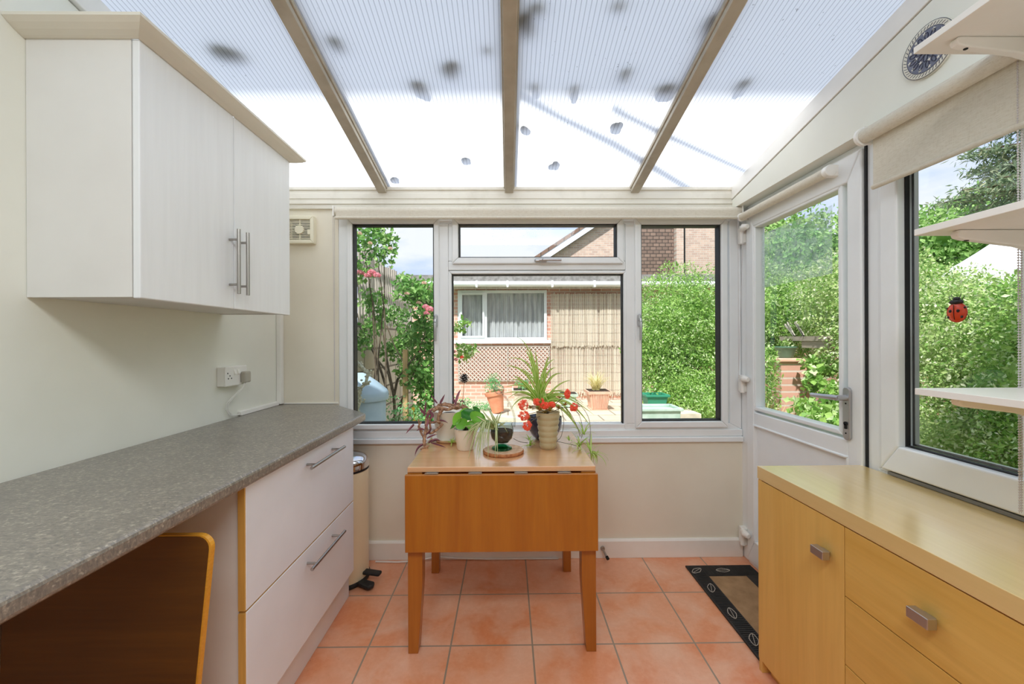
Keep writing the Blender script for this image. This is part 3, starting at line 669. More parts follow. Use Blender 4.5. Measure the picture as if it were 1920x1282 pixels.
# extractor fan
ef = thing('extractor_fan', 'square cream extractor fan grille on the back wall beside the wall cabinet', 'fan', (-1.155, 2.30, 1.855))
fx0, fx1, fz0, fz1 = -1.236, -1.077, 1.777, 1.930
m = MB(); m.frame('Y', fx0, fx1, fz0, fz1, .020, 2.262, 2.299); m.box(fx0+.01, fx1-.01, 2.292, 2.299, fz0+.01, fz1-.01); m.build('housing', 'fan_cream', ef, bev=.004)
MB().box(fx0+.03, fx1-.03, 2.288, 2.2915, fz0+.03, fz1-.03).build('opening', 'dark', ef)
m = MB()
for k in range(13): z = fz0+.026+k*.0088; m.box(fx0+.018, fx1-.018, 2.270, 2.274, z, z+.0042)
m.box(-1.160, -1.153, 2.272, 2.277, fz0+.02, fz1-.02); m.build('grille', 'fan_cream', ef)
MB().tube([((fx0+fx1)/2, 2.262, (fz0+fz1)/2), ((fx0+fx1)/2, 2.272, (fz0+fz1)/2)], .024, 28).build('motor_cap', 'fan_cream', ef)
MB().box(fx1-.034, fx1-.020, 2.264, 2.272, fz0+.05, fz0+.075).build('side_clip', 'fan_cream', ef)
# double socket, plug, trunking
sk = thing('wall_socket', 'white double wall socket above the worktop', 'socket', (XL, 1.88, 1.075))
SY0, SY1, SZ0, SZ1 = 1.808, 1.954, 1.032, 1.118
MB().box(XL+.0005, XL+.034, SY0, SY1, SZ0, SZ1).build('back_box', 'plastic_white', sk, bev=.003)
MB().box(XL+.034, XL+.040, SY0-.001, SY1+.001, SZ0-.001, SZ1+.001).build('face_plate', 'plastic_white', sk, bev=.003)
for y in (1.867, 1.893): MB().prism([(XL+.040, 1.082), (XL+.047, 1.084), (XL+.041, 1.104), (XL+.040, 1.104)], 'Y', y-.006, y+.006).build('switch', 'plastic_white', sk)
m = MB()
for y, z in ((1.836, 1.078), (1.826, 1.066), (1.8465, 1.066), (1.822, 1.09)): m.box(XL+.040, XL+.0406, y-.0025, y+.0025, z-.003, z+.003)
m.build('pin_holes', 'dark', sk)
pg = thing('power_plug', 'grey plug with thin looping lead in the wall socket', 'plug', (XL+.04, 1.925, 1.06))
MB().box(XL+.041, XL+.066, 1.905, 1.948, 1.040, 1.092).build('plug_body', 'plug_grey', pg, bev=.006)
cord([(XL+.055, 1.915, 1.042), (XL+.05, 1.912, 1.02), (XL+.03, 1.88, .985), (XL+.014, 1.855, .955), (XL+.010, 1.852, .925), (XL+.012, 1.875, .895), (XL+.012, 1.915, .885), (XL+.010, 1.945, .886)], 'lead', pg, .0022, 8, 'cable_white')
cord([(XL+.055, 1.925, 1.042), (XL+.05, 1.905, 1.01), (XL+.03, 1.875, .975), (XL+.012, 1.862, .945), (XL+.010, 1.868, .915), (XL+.012, 1.895, .889), (XL+.012, 1.945, .884)], 'lead', pg, .0022, 8, 'cable_white')
tag(MB().prism([(XL+.001, .8795), (XL+.018, .8795), (XL+.016, .896), (XL+.001, .899)], 'Y', 1.948, 2.266).build('cable_trunking', 'plastic_white', origin=(XL, 2.1, .88)), 'white plastic cable trunking along the back of the worktop', 'trunking')
# pedal bin
pb = thing('pedal_bin', 'tall cream pedal bin with chrome lid beyond the drawer unit', 'bin', (-.862, 2.118, 0))
c = (-.862, 2.118, 0)
MB().lathe([(0, .022), (.128, .022), (.1285, .03), (.1285, .575), (.0, .575)], c, 48).build('body', 'bin_cream', pb)
MB().lathe([(.0, .001), (.131, .001), (.134, .006), (.134, .018), (.130, .024), (0, .024)], c, 48).build('base_ring', 'black_rubber', pb)
MB().lathe([(.1302, .568), (.1312, .572), (.1312, .580), (.0, .580)], c, 48).build('seal', 'gasket', pb)
MB().lathe([(.131, .580), (.1315, .600), (.128, .616), (.118, .630), (.100, .639), (.06, .645), (0, .647)], c, 48).build('lid', 'chrome', pb)
m = MB(); m.prism([(-.760, 2.030), (-.690, 1.990), (-.668, 2.010), (-.672, 2.040), (-.742, 2.068)], 'Z', .010, .028); m.build('pedal', 'black_rubber', pb, bev=.006)
m = MB(); m.prism([(-.748, 2.070), (-.655, 2.050), (-.648, 2.085), (-.744, 2.110)], 'Z', .042, .058); m.build('pedal', 'black_rubber', pb, bev=.006)

# ================================================================== TABLE
TZ = .735
tb = thing('drop_leaf_table', 'orange-brown wooden drop-leaf table under the back window', 'table', (-.026, 1.9, 0))
MB().box(-.397, .345, 1.598, 2.205, TZ-.020, TZ).build('tabletop', 'beech_top', tb, bev=.002)
MB().box(-.401, .349, 1.572, 1.590, .412, .712).build('drop_leaf', 'beech_leaf', tb, bev=.0025)
m = MB()
for x in (-.30, -.13, .05, .22): MB().box(x-.026, x+.026, 1.579, 1.602, .7125, .7145).tube([(x-.02, 1.594, .713), (x+.02, 1.594, .713)], .0025, 6).build('hinge', 'steel', tb)
m = MB(); m.box(-.345, .297, 1.655, 1.673, .60, .7145); m.box(-.365, .287, 2.150, 2.168, .60, .7145); m.box(-.385, -.367, 1.673, 2.15, .60, .7145); m.box(.312, .330, 1.673, 2.15, .60, .7145)
m.build('apron', 'beech_leg', tb)
def leg(x0, x1, y0, y1, inner):
    """square leg that tapers in on its inner side below mid height"""
    a = (x0, x1)
    def sec(z, k):
        xa, xb = (x0, x1-k) if inner > 0 else (x0+k, x1)
        return [(xa, y0, z), (xb, y0, z), (xb, y1, z), (xa, y1, z)]
    m = MB(); s = [sec(0, .019), sec(.10, .012), sec(.28, .001), sec(.7145, 0)]
    if y0 > 2: s = [sec(0, .008), sec(.12, .006), sec(.28, 0), sec(.7145, 0)]
    for i in range(3): pass
    vs = [p for q in s for p in q]; f = [(i*4+k, i*4+(k+1) % 4, i*4+4+(k+1) % 4, i*4+4+k) for i in range(3) for k in range(4)]+[(3, 2, 1, 0), (12, 13, 14, 15)]
    m.add(vs, f); m.build('leg', 'beech_leg', tb, bev=.002)
leg(-.397, -.339, 1.6, 1.655, 1); leg(.288, .346, 1.6, 1.655, -1)
leg(-.409, -.362, 2.152, 2.200, 1); leg(.284, .332, 2.152, 2.200, -1)

# ================================================================== SIDEBOARD
sb = thing('sideboard', 'low pale yellow maple-effect sideboard on the right', 'sideboard', (1.13, .9, 0))
SX0, SX1, SYa, SYb, SZ = .932, 1.326, .10, 1.508, .760
MB().box(SX0, SX1, SYa, SYb, SZ-.046, SZ).build('top_board', 'maple_top', sb, bev=.0015)
MB().box(SX0+.004, SX1-.004, SYb-.020, SYb-.002, .001, SZ-.047).box(SX0+.022, SX1-.004, SYa, SYb-.02, .04, .058).box(SX1-.012, SX1-.004, SYa, SYb-.02, .058, .71).box(SX0+.03, SX1-.02, SYa, SYb-.03, .001, .04).box(SX0+.022, SX1-.012, 1.110, 1.126, .058, .71).box(SX0+.004, SX1-.004, SYa, SYa+.018, .058, .71).build('carcass', 'maple', sb)
def knob(y, z, par):
    h = MB().box(SX0-.030, SX0-.008, y-.024, y+.024, z-.012, z+.012).box(SX0-.012, SX0+.002, y-.013, y+.013, z-.007, z+.007)
    h.build('handle', 'satin', par, bev=.0015)
dr = MB().box(SX0+.002, SX0+.020, 1.1195, SYb-.0015, .045, SZ-.050).build('door', 'maple', sb, bev=.001); knob(1.180, .608, dr)
zz = [(.520, SZ-.050), (.330, .517), (.045, .327)]
for z0, z1 in zz:
    for y0, y1 in ((.66, 1.1165), (.12, .657)):
        dr = MB().box(SX0+.002, SX0+.020, y0, y1, z0, z1).build('drawer', 'maple_drawer', sb, bev=.001); knob((y0+y1)/2, (z0+z1)/2, dr)
# door mat
dm = thing('door_mat', 'black rubber-edged door mat with brown coir centre by the door', 'mat', (1.13, 1.86, 0))
m = MB(); mo = [(.958, 1.50), (1.310, 1.50), (1.310, 2.187), (.958, 2.187)]; mi_ = [(1.036, 1.58), (1.232, 1.58), (1.232, 2.088), (1.036, 2.088)]
for k in range(4):
    j = (k+1) % 4; m.prism([mo[k], mo[j], mi_[j], mi_[k]], 'Z', .0012, .009)
for k in range(58): y = 1.515+k*.0115; m.box(.966, 1.030, y, y+.005, .009, .0108)
for k in range(28): x = 1.04+k*.0095; m.box(x, x+.004, 2.094, 2.180, .009, .0108)
m.build('rubber_border', 'black_rubber', dm)
MB().box(1.034, 1.234, 1.578, 2.090, .0012, .0075).build('coir_centre', 'coir', dm)
m = MB()
for cx, cy, a in ((.995, 2.135, .6), (.997, 1.985, 1.2), (.997, 1.80, 1.4), (.997, 1.64, 1.2), (1.135, 2.136, 0)):
    pts = []
    for k in range(17):
        t = 2*math.pi*k/16; u, v = .036*math.cos(t), .017*math.sin(t)*(1-.3*abs(math.cos(t))); pts.append((cx+u*math.cos(a)-v*math.sin(a), cy+u*math.sin(a)+v*math.cos(a), .0112))
    MB().tube(pts, .0016, 5).tube([pts[0], (cx, cy, .0114), pts[8]], .0013, 5).build('leaf_motif', 'old_wood', dm)
# small gas tap and cable by the skirting
gt = thing('pipe_tap', 'small brass and black pipe stub on the baseboard', 'pipe', (.53, 2.284, .05))
MB().lathe([(.0, 0), (.012, 0), (.012, -.008), (.007, -.010), (0, -.010)], (.53, 2.283, .058), 16, 0, 'Y').tube([(.53, 2.27, .056), (.535, 2.245, .048), (.541, 2.225, .038)], [.006, .0065, .006], 12).build('brass_stub', 'steel', gt)
MB().tube([(.541, 2.228, .039), (.5445, 2.214, .033)], .0085, 14).build('black_cap', 'dark', gt)
tag(MB().tube([(-.74, 2.262, .006), (-.62, 2.256, .005), (-.52, 2.262, .006), (-.44, 2.272, .016), (-.40, 2.275, .022), (-.30, 2.277, .012), (-.1, 2.277, .005), (.28, 2.277, .005)], .0045, 8).build('cable', 'cable_white', origin=(-.5, 2.26, 0)), 'white cable lying along the baseboard behind the table', 'cable')

# ================================================================== SHELVES, PLATE, LADYBIRD
def shelf(zt, th, label):
    s = thing('wall_shelf', label, 'shelf', (1.17, .6, zt-th), 'white bracket shelves on the right wall')
    MB().box(1.012, XR-.001, .25, .998, zt-th, zt).build('board', 'gloss_white', s, bev=.001)
    for y in (.945, .40):
        zb = zt-th-.0005
        m = MB(); pr_ = [(1.058, zb), (1.052, zb-.008), (1.056, zb-.018), (1.070, zb-.022), (1.20, zb-.038), (XR-.001, zb-.075), (XR-.001, zb)]
        m.prism(pr_, 'Y', y-.009, y+.009); br = m.build('bracket', 'gloss_white', s, bev=.003)
        MB().tube([(1.083, y, zb-.0245), (1.0835, y, zb-.021)], .0045, 10).build('screw_hole', 'dark', br)
    return s
shelf(1.956, .016, 'topmost white shelf overlapping the round patterned plate')
shelf(1.504, .016, 'middle white shelf crossing the side window above the ladybird')
shelf(1.110, .016, 'lowest white shelf above the sideboard')
pt = thing('wall_plate', 'round blue and cream patterned plate on the fascia above the side window', 'plate', (XF, 1.205, 2.100))
PC = (XF+.003, 1.205, 2.100)
MB().lathe([(.0, 0), (.077, 0), (.0775, -.004), (.074, -.009), (.0, -.009)], PC, 48, 0, 'X').build('ceramic_disc', 'cornice_cream', pt)
mat('plate_blue', (100, 104, 122), .25, c2=(116, 120, 136), ns=60); mat('plate_navy', (42, 46, 70), .25); mat('plate_white', (228, 224, 212), .3)
def disc(m, u, v, r, x0, n=24, mi=0, rv=None): # disc standing on the plate face
    rv = rv or r; poly = [(PC[1]+u+r*math.cos(2*math.pi*k/n), PC[2]+v+rv*math.sin(2*math.pi*k/n)) for k in range(n)]; m.prism(poly, 'X', PC[0]-x0-.0006, PC[0]-x0, mi)
m = MB(); disc(m, 0, 0, .0605, .009, 48); m.build('blue_field', 'plate_blue', pt)
m = MB()
for rr, nn, sz in ((.021, 8, .0075), (.043, 14, .0068)):
    for k in range(nn):
        a = 2*math.pi*k/nn+.2; u, v = rr*math.cos(a), rr*math.sin(a); ca, sa = math.cos(a), math.sin(a); q = 14
        loop = [(PC[0]-.0102, PC[1]+u+sz*1.45*math.cos(t)*ca-sz*.8*math.sin(t)*sa, PC[2]+v+sz*1.45*math.cos(t)*sa+sz*.8*math.sin(t)*ca) for t in [2*math.pi*i/q for i in range(q+1)]]
        m.tube(loop, .0013, 5)
for rr in (.0615, .0765):
    m.tube([(PC[0]-.0092, PC[1]+rr*math.cos(2*math.pi*i/48), PC[2]+rr*math.sin(2*math.pi*i/48)) for i in range(49)], .0008, 5)
for k in range(44):
    a = 2*math.pi*k/44; m.tube([(PC[0]-.0092, PC[1]+.064*math.cos(a), PC[2]+.064*math.sin(a)), (PC[0]-.0092, PC[1]+.072*math.cos(a+.08), PC[2]+.072*math.sin(a+.08))], .0009, 4)
m.build('navy_pattern', 'plate_navy', pt)
m = MB()
for rr, nn, off in ((.033, 8, .6), (.053, 12, .4)):
    for k in range(nn):
        a = 2*math.pi*k/nn+off; u, v = rr*math.cos(a), rr*math.sin(a)
        poly = [(PC[1]+u+(.0062 if i % 2 == 0 else .0024)*math.cos(2*math.pi*i/10+.3), PC[2]+v+(.0062 if i % 2 == 0 else .0024)*math.sin(2*math.pi*i/10+.3)) for i in range(10)]
        m.prism(poly, 'X', PC[0]-.0104, PC[0]-.0095)
m.build('white_stars', 'plate_white', pt)

lb = thing('ladybird_ornament', 'red spotted ladybird stuck on the side window glass', 'ornament', (XR+.026, 1.213, 1.318))
LX = XR+.0255; LY, LZ = 1.213, 1.312
m = MB(); m.ell((LX, LY, LZ), (.010, .028, .031), 20, 12); m.build('wing_cases', 'ladybird_red', lb)
m = MB(); m.ell((LX-.002, LY, LZ+.031), (.008, .0195, .0085), 16, 8); m.ell((LX-.001, LY, LZ+.040), (.007, .010, .007), 14, 8); m.build('head', 'ladybird_black', lb)
m = MB(); m.tube([(LX-.0102, LY, LZ+.022), (LX-.0108, LY, LZ), (LX-.0080, LY, LZ-.022)], .0009, 5)
for u, v, r in ((.0105, .004, .0048), (-.0105, .004, .0048), (.0235, .013, .0036), (-.0235, .013, .0036), (.018, -.014, .0042), (-.018, -.014, .0042)):
    d = math.sqrt(max(0, 1-(u/.028)**2-(v/.031)**2))*.010; m.ell((LX-d, LY+u, LZ+v), (.0012, r, r), 12, 6)
m.build('spots', 'ladybird_black', lb)
m = MB()
for s in (-1, 1):
    for nm, pp in (('antenna', [(LX, LY+s*.007, LZ+.044), (LX-.002, LY+s*.012, LZ+.050), (LX-.002, LY+s*.013, LZ+.056)]), ('leg', [(LX, LY+s*.014, LZ+.036), (LX-.001, LY+s*.020, LZ+.044), (LX-.001, LY+s*.021, LZ+.050)]),
                   ('leg', [(LX, LY+s*.026, LZ+.013), (LX-.001, LY+s*.033, LZ+.015)]), ('leg', [(LX, LY+s*.025, LZ-.006), (LX-.001, LY+s*.031, LZ-.010), (LX-.001, LY+s*.034, LZ-.024)])):
        MB().tube(pp, .0009, 5).build(nm, 'ladybird_black', lb)

# ================================================================== OUTSIDE
def patiomat():
    brickmat('patio_slabs', (222, 208, 184), (208, 194, 170), (150, 140, 122), w=.6, h=.45, gap=.014, axes='XY', bs=.25)
patiomat(); mat('lawn', (122, 150, 84), .95, c2=(98, 128, 66), ns=4, bs=.5, bscale=60)
struct(MB().box(-1.6, 4.74, 2.42, 8.49, -.12, -.02).build('patio', 'patio_slabs'))
struct(MB().box(-30, 40, -8, 60, -.3, -.125).build('ground', 'lawn'))
m = MB(); m.box(-6, 6, -1.6, -.35, 2.80, 4.60); m.box(-6, -1.5, -1.6, -.35, -.1, 2.8); m.box(1.5, 6, -1.6, -.35, -.1, 2.8)
m.box(-6.2, 6.2, -1.6, .10, 4.60, 4.67)
struct(m.build('wall_house', 'wall_render'))

# --- low building across the garden
YG = 8.5
ob = thing('outbuilding', 'low flat-roofed brick outbuilding facing the back window across the patio', 'building', (1.2, 9.6, 0))
wx0, wx1, wz0, wz1 = -1.04, .82, 1.24, 2.28
m = MB(); m.box(-2.3, wx0, YG, YG+.2, -.1, 2.40); m.box(wx1, 4.6, YG, YG+.2, -.1, 2.40); m.box(wx0, wx1, YG, YG+.2, -.1, wz0); m.box(wx0, wx1, YG, YG+.2, wz1, 2.40)
m.box(-2.3, -2.1, YG+.2, 11.4, -.1, 2.4); m.box(4.4, 4.6, YG+.2, 11.4, -.1, 2.4); m.box(-2.3, 4.6, 11.2, 11.4, -.1, 2.4)
m.build('wall', 'brick_pink', ob)
m = MB(); m.box(-3.0, 4.9, YG-.30, 11.6, 2.42, 2.56); m.build('roof', 'felt', ob)
m = MB(); m.tube([(-1.75, YG-.34, 2.375), (4.9, YG-.34, 2.355)], .055, 12)
for x in (-1.2, -.62, .0, .9, 1.75, 2.6): m.box(x-.02, x+.02, YG-.40, YG-.28, 2.30, 2.43)
m.build('gutter', 'gutter_white', ob); MB().box(-1.8, 4.88, YG-.285, YG-.25, 2.28, 2.42).build('fascia_board', 'old_wood', ob)
wf = MB().frame('Y', wx0, wx1, wz0, wz1, .055, YG-.03, YG+.05).box(-.49, -.43, YG-.025, YG+.05, wz0+.05, wz1-.05).build('window_frame', 'gutter_white', ob)
MB().frame('Y', wx0+.05, -.485, wz0+.05, wz1-.05, .04, YG-.045, YG+.02).build('casement', 'gutter_white', wf)
MB().box(wx0-.08, wx1+.10, YG-.07, YG+.01, wz0-.07, wz0).build('window_sill', 'gutter_white', wf)
MB().box(wx0+.05, wx1-.05, YG+.0, YG+.006, wz0+.05, wz1-.05).build('pane', 'glass', wf)
m = MB()
for i in range(60):
    x = wx0+.06+i*.0296; w_ = .018; m.box(x, x+w_+.01, YG+.09+.012*math.sin(i*1.9), YG+.094+.012*math.sin(i*1.9), wz0+.03, wz1-.04)
m.box(wx0+.05, wx1-.05, YG+.08, YG+.11, wz1-.045, wz1-.035); m.build('net_curtain', 'net', wf)
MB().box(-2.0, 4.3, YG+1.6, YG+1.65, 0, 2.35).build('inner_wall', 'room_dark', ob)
# lattice panel below its window
lp = thing('lattice_panel', 'diagonal lattice panel on the brick wall beneath the outbuilding window', 'trellis', (-.08, YG-.05, .36))
m = MB(); lx0, lx1, lz0, lz1 = -1.02, .86, .40, 1.09
def clipdiag(c, s):
    """segment of line z = s*x + c clipped to the panel"""
    pts = []
    for x in (lx0, lx1):
        z = s*x+c
        if lz0 <= z <= lz1: pts.append((x, z))
    for z in (lz0, lz1):
        x = (z-c)/s
        if lx0 < x < lx1: pts.append((x, z))
    return pts[:2] if len(pts) >= 2 else None
for s_, y in ((1, YG-.045), (-1, YG-.055)):
    c_ = -2.2
    while c_ < 3.2:
        q = clipdiag(c_, s_)
        if q and abs(q[0][0]-q[1][0]) > .02:
            (xa, za), (xb, zb) = q; m.hexa([(xa-.0065, y, za+.0065*s_), (xb-.0065, y, zb+.0065*s_), (xb+.0065, y, zb-.0065*s_), (xa+.0065, y, za-.0065*s_)], [(xa-.0065, y+.008, za+.0065*s_), (xb-.0065, y+.008, zb+.0065*s_), (xb+.0065, y+.008, zb-.0065*s_), (xa+.0065, y+.008, za-.0065*s_)])
        c_ += .082
m.build('slats', 'lattice_pale', lp)
MB().frame('Y', lx0-.02, lx1+.02, lz0-.02, lz1+.02, .022, YG-.04, YG-.015).box(-.02, .0, YG-.06, YG-.035, lz0, lz1).build('frame', 'old_wood', lp)
# reed screen
rs = thing('reed_screen', 'tall pale reed screen fixed to the outbuilding wall', 'screen', (1.85, YG-.06, .05))
for nm, zt, zb, y, jit in (('upper_reeds', 2.20, 1.10, YG-.075, .03), ('lower_reeds', 1.16, .10, YG-.045, .05)):
    m = MB(); x = .90
    while x < 2.98:
        m.tube([(x, y+random.uniform(-.008, .008), zb+random.uniform(-jit, jit)), (x+random.uniform(-.006, .006), y+random.uniform(-.008, .008), zt+random.uniform(-jit*.4, jit*.4))], random.uniform(.0035, .0062), 4); x += random.uniform(.006, .0115)
    k = m.build(nm, 'reed', rs); k['kind'] = 'stuff'
    mw = MB()
    for i in range(6): z = zb+.1+i*(zt-zb-.15)/5; mw.tube([(.88, y-.012, z), (1.9, y-.013, z+random.uniform(-.01, .01)), (2.99, y-.012, z)], .002, 4)
    mw.build('wires', 'old_wood', k)

# --- neighbour's gable
YH = 16.0
nh = thing('neighbour_house', 'brick gabled house with white barge board rising behind the outbuilding', 'house', (5.5, 20, 0))
ex, ez, px_, pz = 1.30, 4.45, 6.9, 8.1
m = MB(); m.prism([(ex+.3, -.2), (px_*2-ex-.3, -.2), (px_*2-ex-.3, ez), (px_, pz-.15), (ex+.3, ez)], 'Y', YH, YH+7); m.build('wall', 'brick_house', nh)
sl_ = (pz-ez)/(px_-ex)
m = MB(); m.prism([(ex-.1, ez-.02), (px_, pz+.05), (px_, pz+.22), (ex-.25, ez+.03)], 'Y', YH-.28, YH+7.2); m.prism([(2*px_-ex+.1, ez-.02), (px_, pz+.05), (px_, pz+.22), (2*px_-ex+.25, ez+.03)], 'Y', YH-.28, YH+7.2); m.build('roof', 'roof_tile', nh)
m = MB(); m.prism([(ex-.12, ez-.22), (ex+.30, ez-.02), (px_, pz-.16), (px_, pz+.03), (ex-.12, ez-.02)], 'Y', YH-.26, YH-.2); m.build('barge_board', 'barge_white', nh)
MB().box(ex-.25, ex-.10, YH-.1, YH+7, ez-.18, ez-.04).tube([(ex-.12, YH+.3, ez-.1), (ex+.2, YH+.3, ez-.6), (ex+.2, YH+.05, 0)], .05, 8).build('gutter', 'old_wood', nh)
m = MB(); m.prism([(5.22, 2.2), (6.55, 2.2), (6.55, 7.2), (5.22, 6.4)], 'Y', YH-.10, YH-.005); m.build('tile_hanging', 'tile_hung', nh)
MB().box(6.58, 6.86, YH-.30, YH-.005, 0, 7.2).build('brick_pier', 'brick_house', nh); MB().tube([(6.95, YH-.1, 0), (6.95, YH-.1, 7.3)], .06, 8).build('downpipe', 'dark', nh)

# --- left boundary
bw = MB().box(-1.62, -1.47, 2.6, 6.3, -.1, 1.42).build('boundary_wall', 'block_joint', origin=(-1.55, 4.4, 0)); tag(bw, 'pale low block wall under the batten trellis on the left boundary', 'wall')
tf = thing('batten_trellis', 'grey weathered batten trellis standing on the left boundary wall', 'trellis', (-1.5, 4.4, 1.42))
m = MB(); y = 2.7
while y < 6.15:
    m.box(-1.50, -1.482, y, y+.036, 1.40, 2.14+random.uniform(-.02, .04)); y += random.uniform(.082, .10)
m.box(-1.52, -1.50, 2.65, 6.2, 1.47, 1.51); m.box(-1.52, -1.50, 2.65, 6.2, 1.78, 1.82); m.box(-1.52, -1.50, 2.65, 6.2, 2.03, 2.07); m.build('battens', 'old_wood', tf)
for y in (6.2, 4.4, 2.72): MB().box(-1.545, -1.465, y-.035, y+.045, 1.40, 2.24).build('post', 'old_wood', tf)
# water butt
wb = thing('water_butt', 'pale blue water butt with a conical lid in the left corner outside', 'barrel', (-1.17, 3.22, -.02))
cb = (-1.17, 3.22, -.02)
MB().lathe([(0, 0), (.175, 0), (.19, .2), (.192, .21), (.188, .225), (.194, .42), (.197, .43), (.192, .445), (.196, .62), (.199, .63), (.194, .645), (.196, .80), (0, .80)], cb, 40).build('body', 'barrel_blue', wb)
MB().lathe([(.214, .79), (.218, .80), (.216, .845), (.205, .865), (.13, .93), (.055, .985), (.03, 1.0), (.0, 1.0)], cb, 40).build('lid', 'barrel_blue', wb)
br = MB(); pts = [Vector((-1.440, 2.86, 1.50)), at(648, 675, 2.95), at(672, 682, 2.93), at(690, 700, 2.92), at(686, 718, 2.90), at(672, 732, 2.9), at(676, 752, 2.9), at(668, 775, 2.9), at(664, 800, 2.9)]
br.tube([pts[0]-Vector((.1, 0, .1)), *pts], [.009, .011, .014, .015, .013, .012, .012, .010, .008, .006], 8)
for p in pts[1:]:
    for _ in range(9): br.ell(p+Vector([random.uniform(-.025, .025) for _ in range(3)]), (.010, .010, .008), 6, 4)
tag(br.build('lichen_branch', 'lichen', origin=tuple(pts[3])), 'lichen-crusted branch drooping in front of the water butt', 'branch')
st = MB(); a, b = at(760, 655, 3.95), at(763, 800, 3.95); st.box(a.x-.022, a.x+.022, 3.93, 3.975, -.05, a.z); tag(st.build('timber_stake', 'stake_wood', origin=(a.x, 3.95, 0)), 'pale timber stake among the rose stems', 'stake')

def B(px, py, Y, rx, ry, rz): p = at(px, py, Y); return ((p.x, p.y, p.z), (rx, ry, rz))
def rose(parent, p, r, m_='petal_pink', n=26):
    m = MB()
    for k in range(n):
        a = k*2.4; q = (k/n)**.6; d = Vector((math.cos(a)*q, math.sin(a)*q*.8-.3*(1-q), .75*(1-q)+.1*random.random())); c_ = Vector(p)+d*r*.55
        out = Vector((math.cos(a), math.sin(a), .6-q)).normalized(); sd = out.cross(Vector((0, 0, 1))).normalized(); up = sd.cross(out)
        w = r*.42; m.add([c_-sd*w*.4, c_+sd*w*.4, c_+sd*w+up*w+out*w*.2, c_+up*w*1.35, c_-sd*w+up*w+out*w*.2], [(0, 1, 2, 3, 4)])
    return m.build('flower', m_, parent)
# climbing rose (pale, upper left) and the darker rose bush to its right
cr_ = thing('climbing_rose', 'pale climbing rose reaching above the trellis at the left window', 'rose', (-1.02, 3.3, -.02))
bl = [B(682, 452, 3.4, .16, .16, .12), B(708, 432, 3.5, .14, .14, .10), B(716, 478, 3.4, .12, .12, .10), B(728, 455, 3.5, .08, .1, .08), B(676, 505, 3.3, .10, .12, .10), B(694, 560, 3.5, .13, .12, .10), B(715, 585, 3.6, .10, .1, .09), B(700, 610, 3.6, .12, .1, .10), B(680, 640, 3.6, .10, .1, .10)]
p, q = blobs(bl, 1300, .9); v, f = leaves(p, q, .042, asp=.7); inst_mesh('foliage', v, f, 'leaf_rose', cr_)
m = MB(); base = Vector((-1.02, 3.3, -.02))
for px, py, Y in ((705, 470, 3.4), (680, 450, 3.4), (720, 445, 3.5), (700, 560, 3.5)):
    a = at(px, py, Y); k = (base+a)/2+Vector((random.uniform(-.12, .05), .05, 0)); m.tube([base, base.lerp(k, .5), k, k.lerp(a, .5)+Vector((.03, 0, 0)), a], [.011, .010, .008, .006, .003], 6)
m.build('stem', 'bark', cr_)
for px, py in ((697, 514), (707, 520), (690, 520), (675, 515)): rose(cr_, at(px, py, 3.25), .045)
for px, py in ((694, 458), (732, 468), (675, 440)): rose(cr_, at(px, py, 3.3), .028, 'petal_cream', 12)
rb = thing('rose_bush', 'tall green rose bush with pink blooms beside the left window mullion', 'rose', (-.92, 4.1, -.02))
bl = [B(772, 548, 4.2, .20, .2, .14), B(800, 560, 4.2, .2, .2, .16), B(762, 530, 4.3, .10, .1, .10), B(790, 610, 4.1, .24, .2, .18), B(806, 650, 4.1, .22, .2, .22), B(760, 640, 4.3, .14, .15, .16), B(735, 655, 4.4, .14, .12, .12), B(795, 705, 4.0, .2, .2, .18), B(812, 745, 4.0, .18, .18, .18), B(740, 590, 4.3, .10, .1, .1), B(775, 690, 4.3, .18, .15, .2), B(800, 785, 3.9, .2, .18, .14)]
p, q = blobs(bl, 4200, .95); v, f = leaves(p, q, .052, asp=.65); inst_mesh('foliage', v, f, 'leaf_rose', rb)
m = MB(); base = at(733, 800, 4.0)
def via(*pp, Y=4.0, r0=.016, r1=.005):
    P = [at(x, y, Y) for x, y in pp]; n = len(P); m.tube(P, [r0+(r1-r0)*i/(n-1) for i in range(n)], 6)
via((742, 800), (738, 740), (728, 700), (706, 672), (684, 630), (674, 612), Y=3.9); via((738, 745), (745, 712), (768, 680), (785, 660), (798, 620), Y=3.95)
via((738, 740), (728, 690), (722, 650), (716, 610)); via((725, 610), (740, 650), (765, 690), r0=.008); via((706, 672), (716, 700), (728, 740), r0=.014, r1=.012)
via((745, 800), (752, 760), (765, 722), (790, 670), r0=.008); via((700, 650), (708, 690), (700, 740), (696, 800), r0=.007); via((735, 790), (780, 690), (800, 560), Y=4.1, r0=.012)
m.build('stem', 'bark', rb)
for px, py, r in ((806, 584, .058), (798, 578, .045), (800, 590, .04)): rose(rb, at(px, py, 3.8), r)
for px, py, r in ((850, 662, .045), (855, 676, .035)): rose(rb, at(px, py, 4.6), r)
rose(rb, at(866, 672, 4.5), .035, 'petal_red', 16)
for px, py in ((763, 553), (785, 570), (795, 533)): rose(rb, at(px, py, 3.9), .035, 'petal_cream', 14)
bl = [B(862, 610, 4.4, .10, .1, .07), B(868, 660, 4.6, .12, .1, .10), B(880, 655, 4.6, .1, .1, .06)]
p, q = blobs(bl, 260, .9); v, f = leaves(p, q, .05, asp=.65); inst_mesh('outer_foliage', v, f, 'leaf_bush', rb)
lo = thing('border_plants', 'tangle of low green border plants beneath the rose bush', 'plant', (-.75, 3.4, -.02))
bl = [B(745, 775, 3.5, .16, .15, .16), B(800, 775, 3.6, .16, .2, .14), B(720, 790, 3.6, .1, .15, .1), B(700, 760, 3.9, .12, .1, .15)]
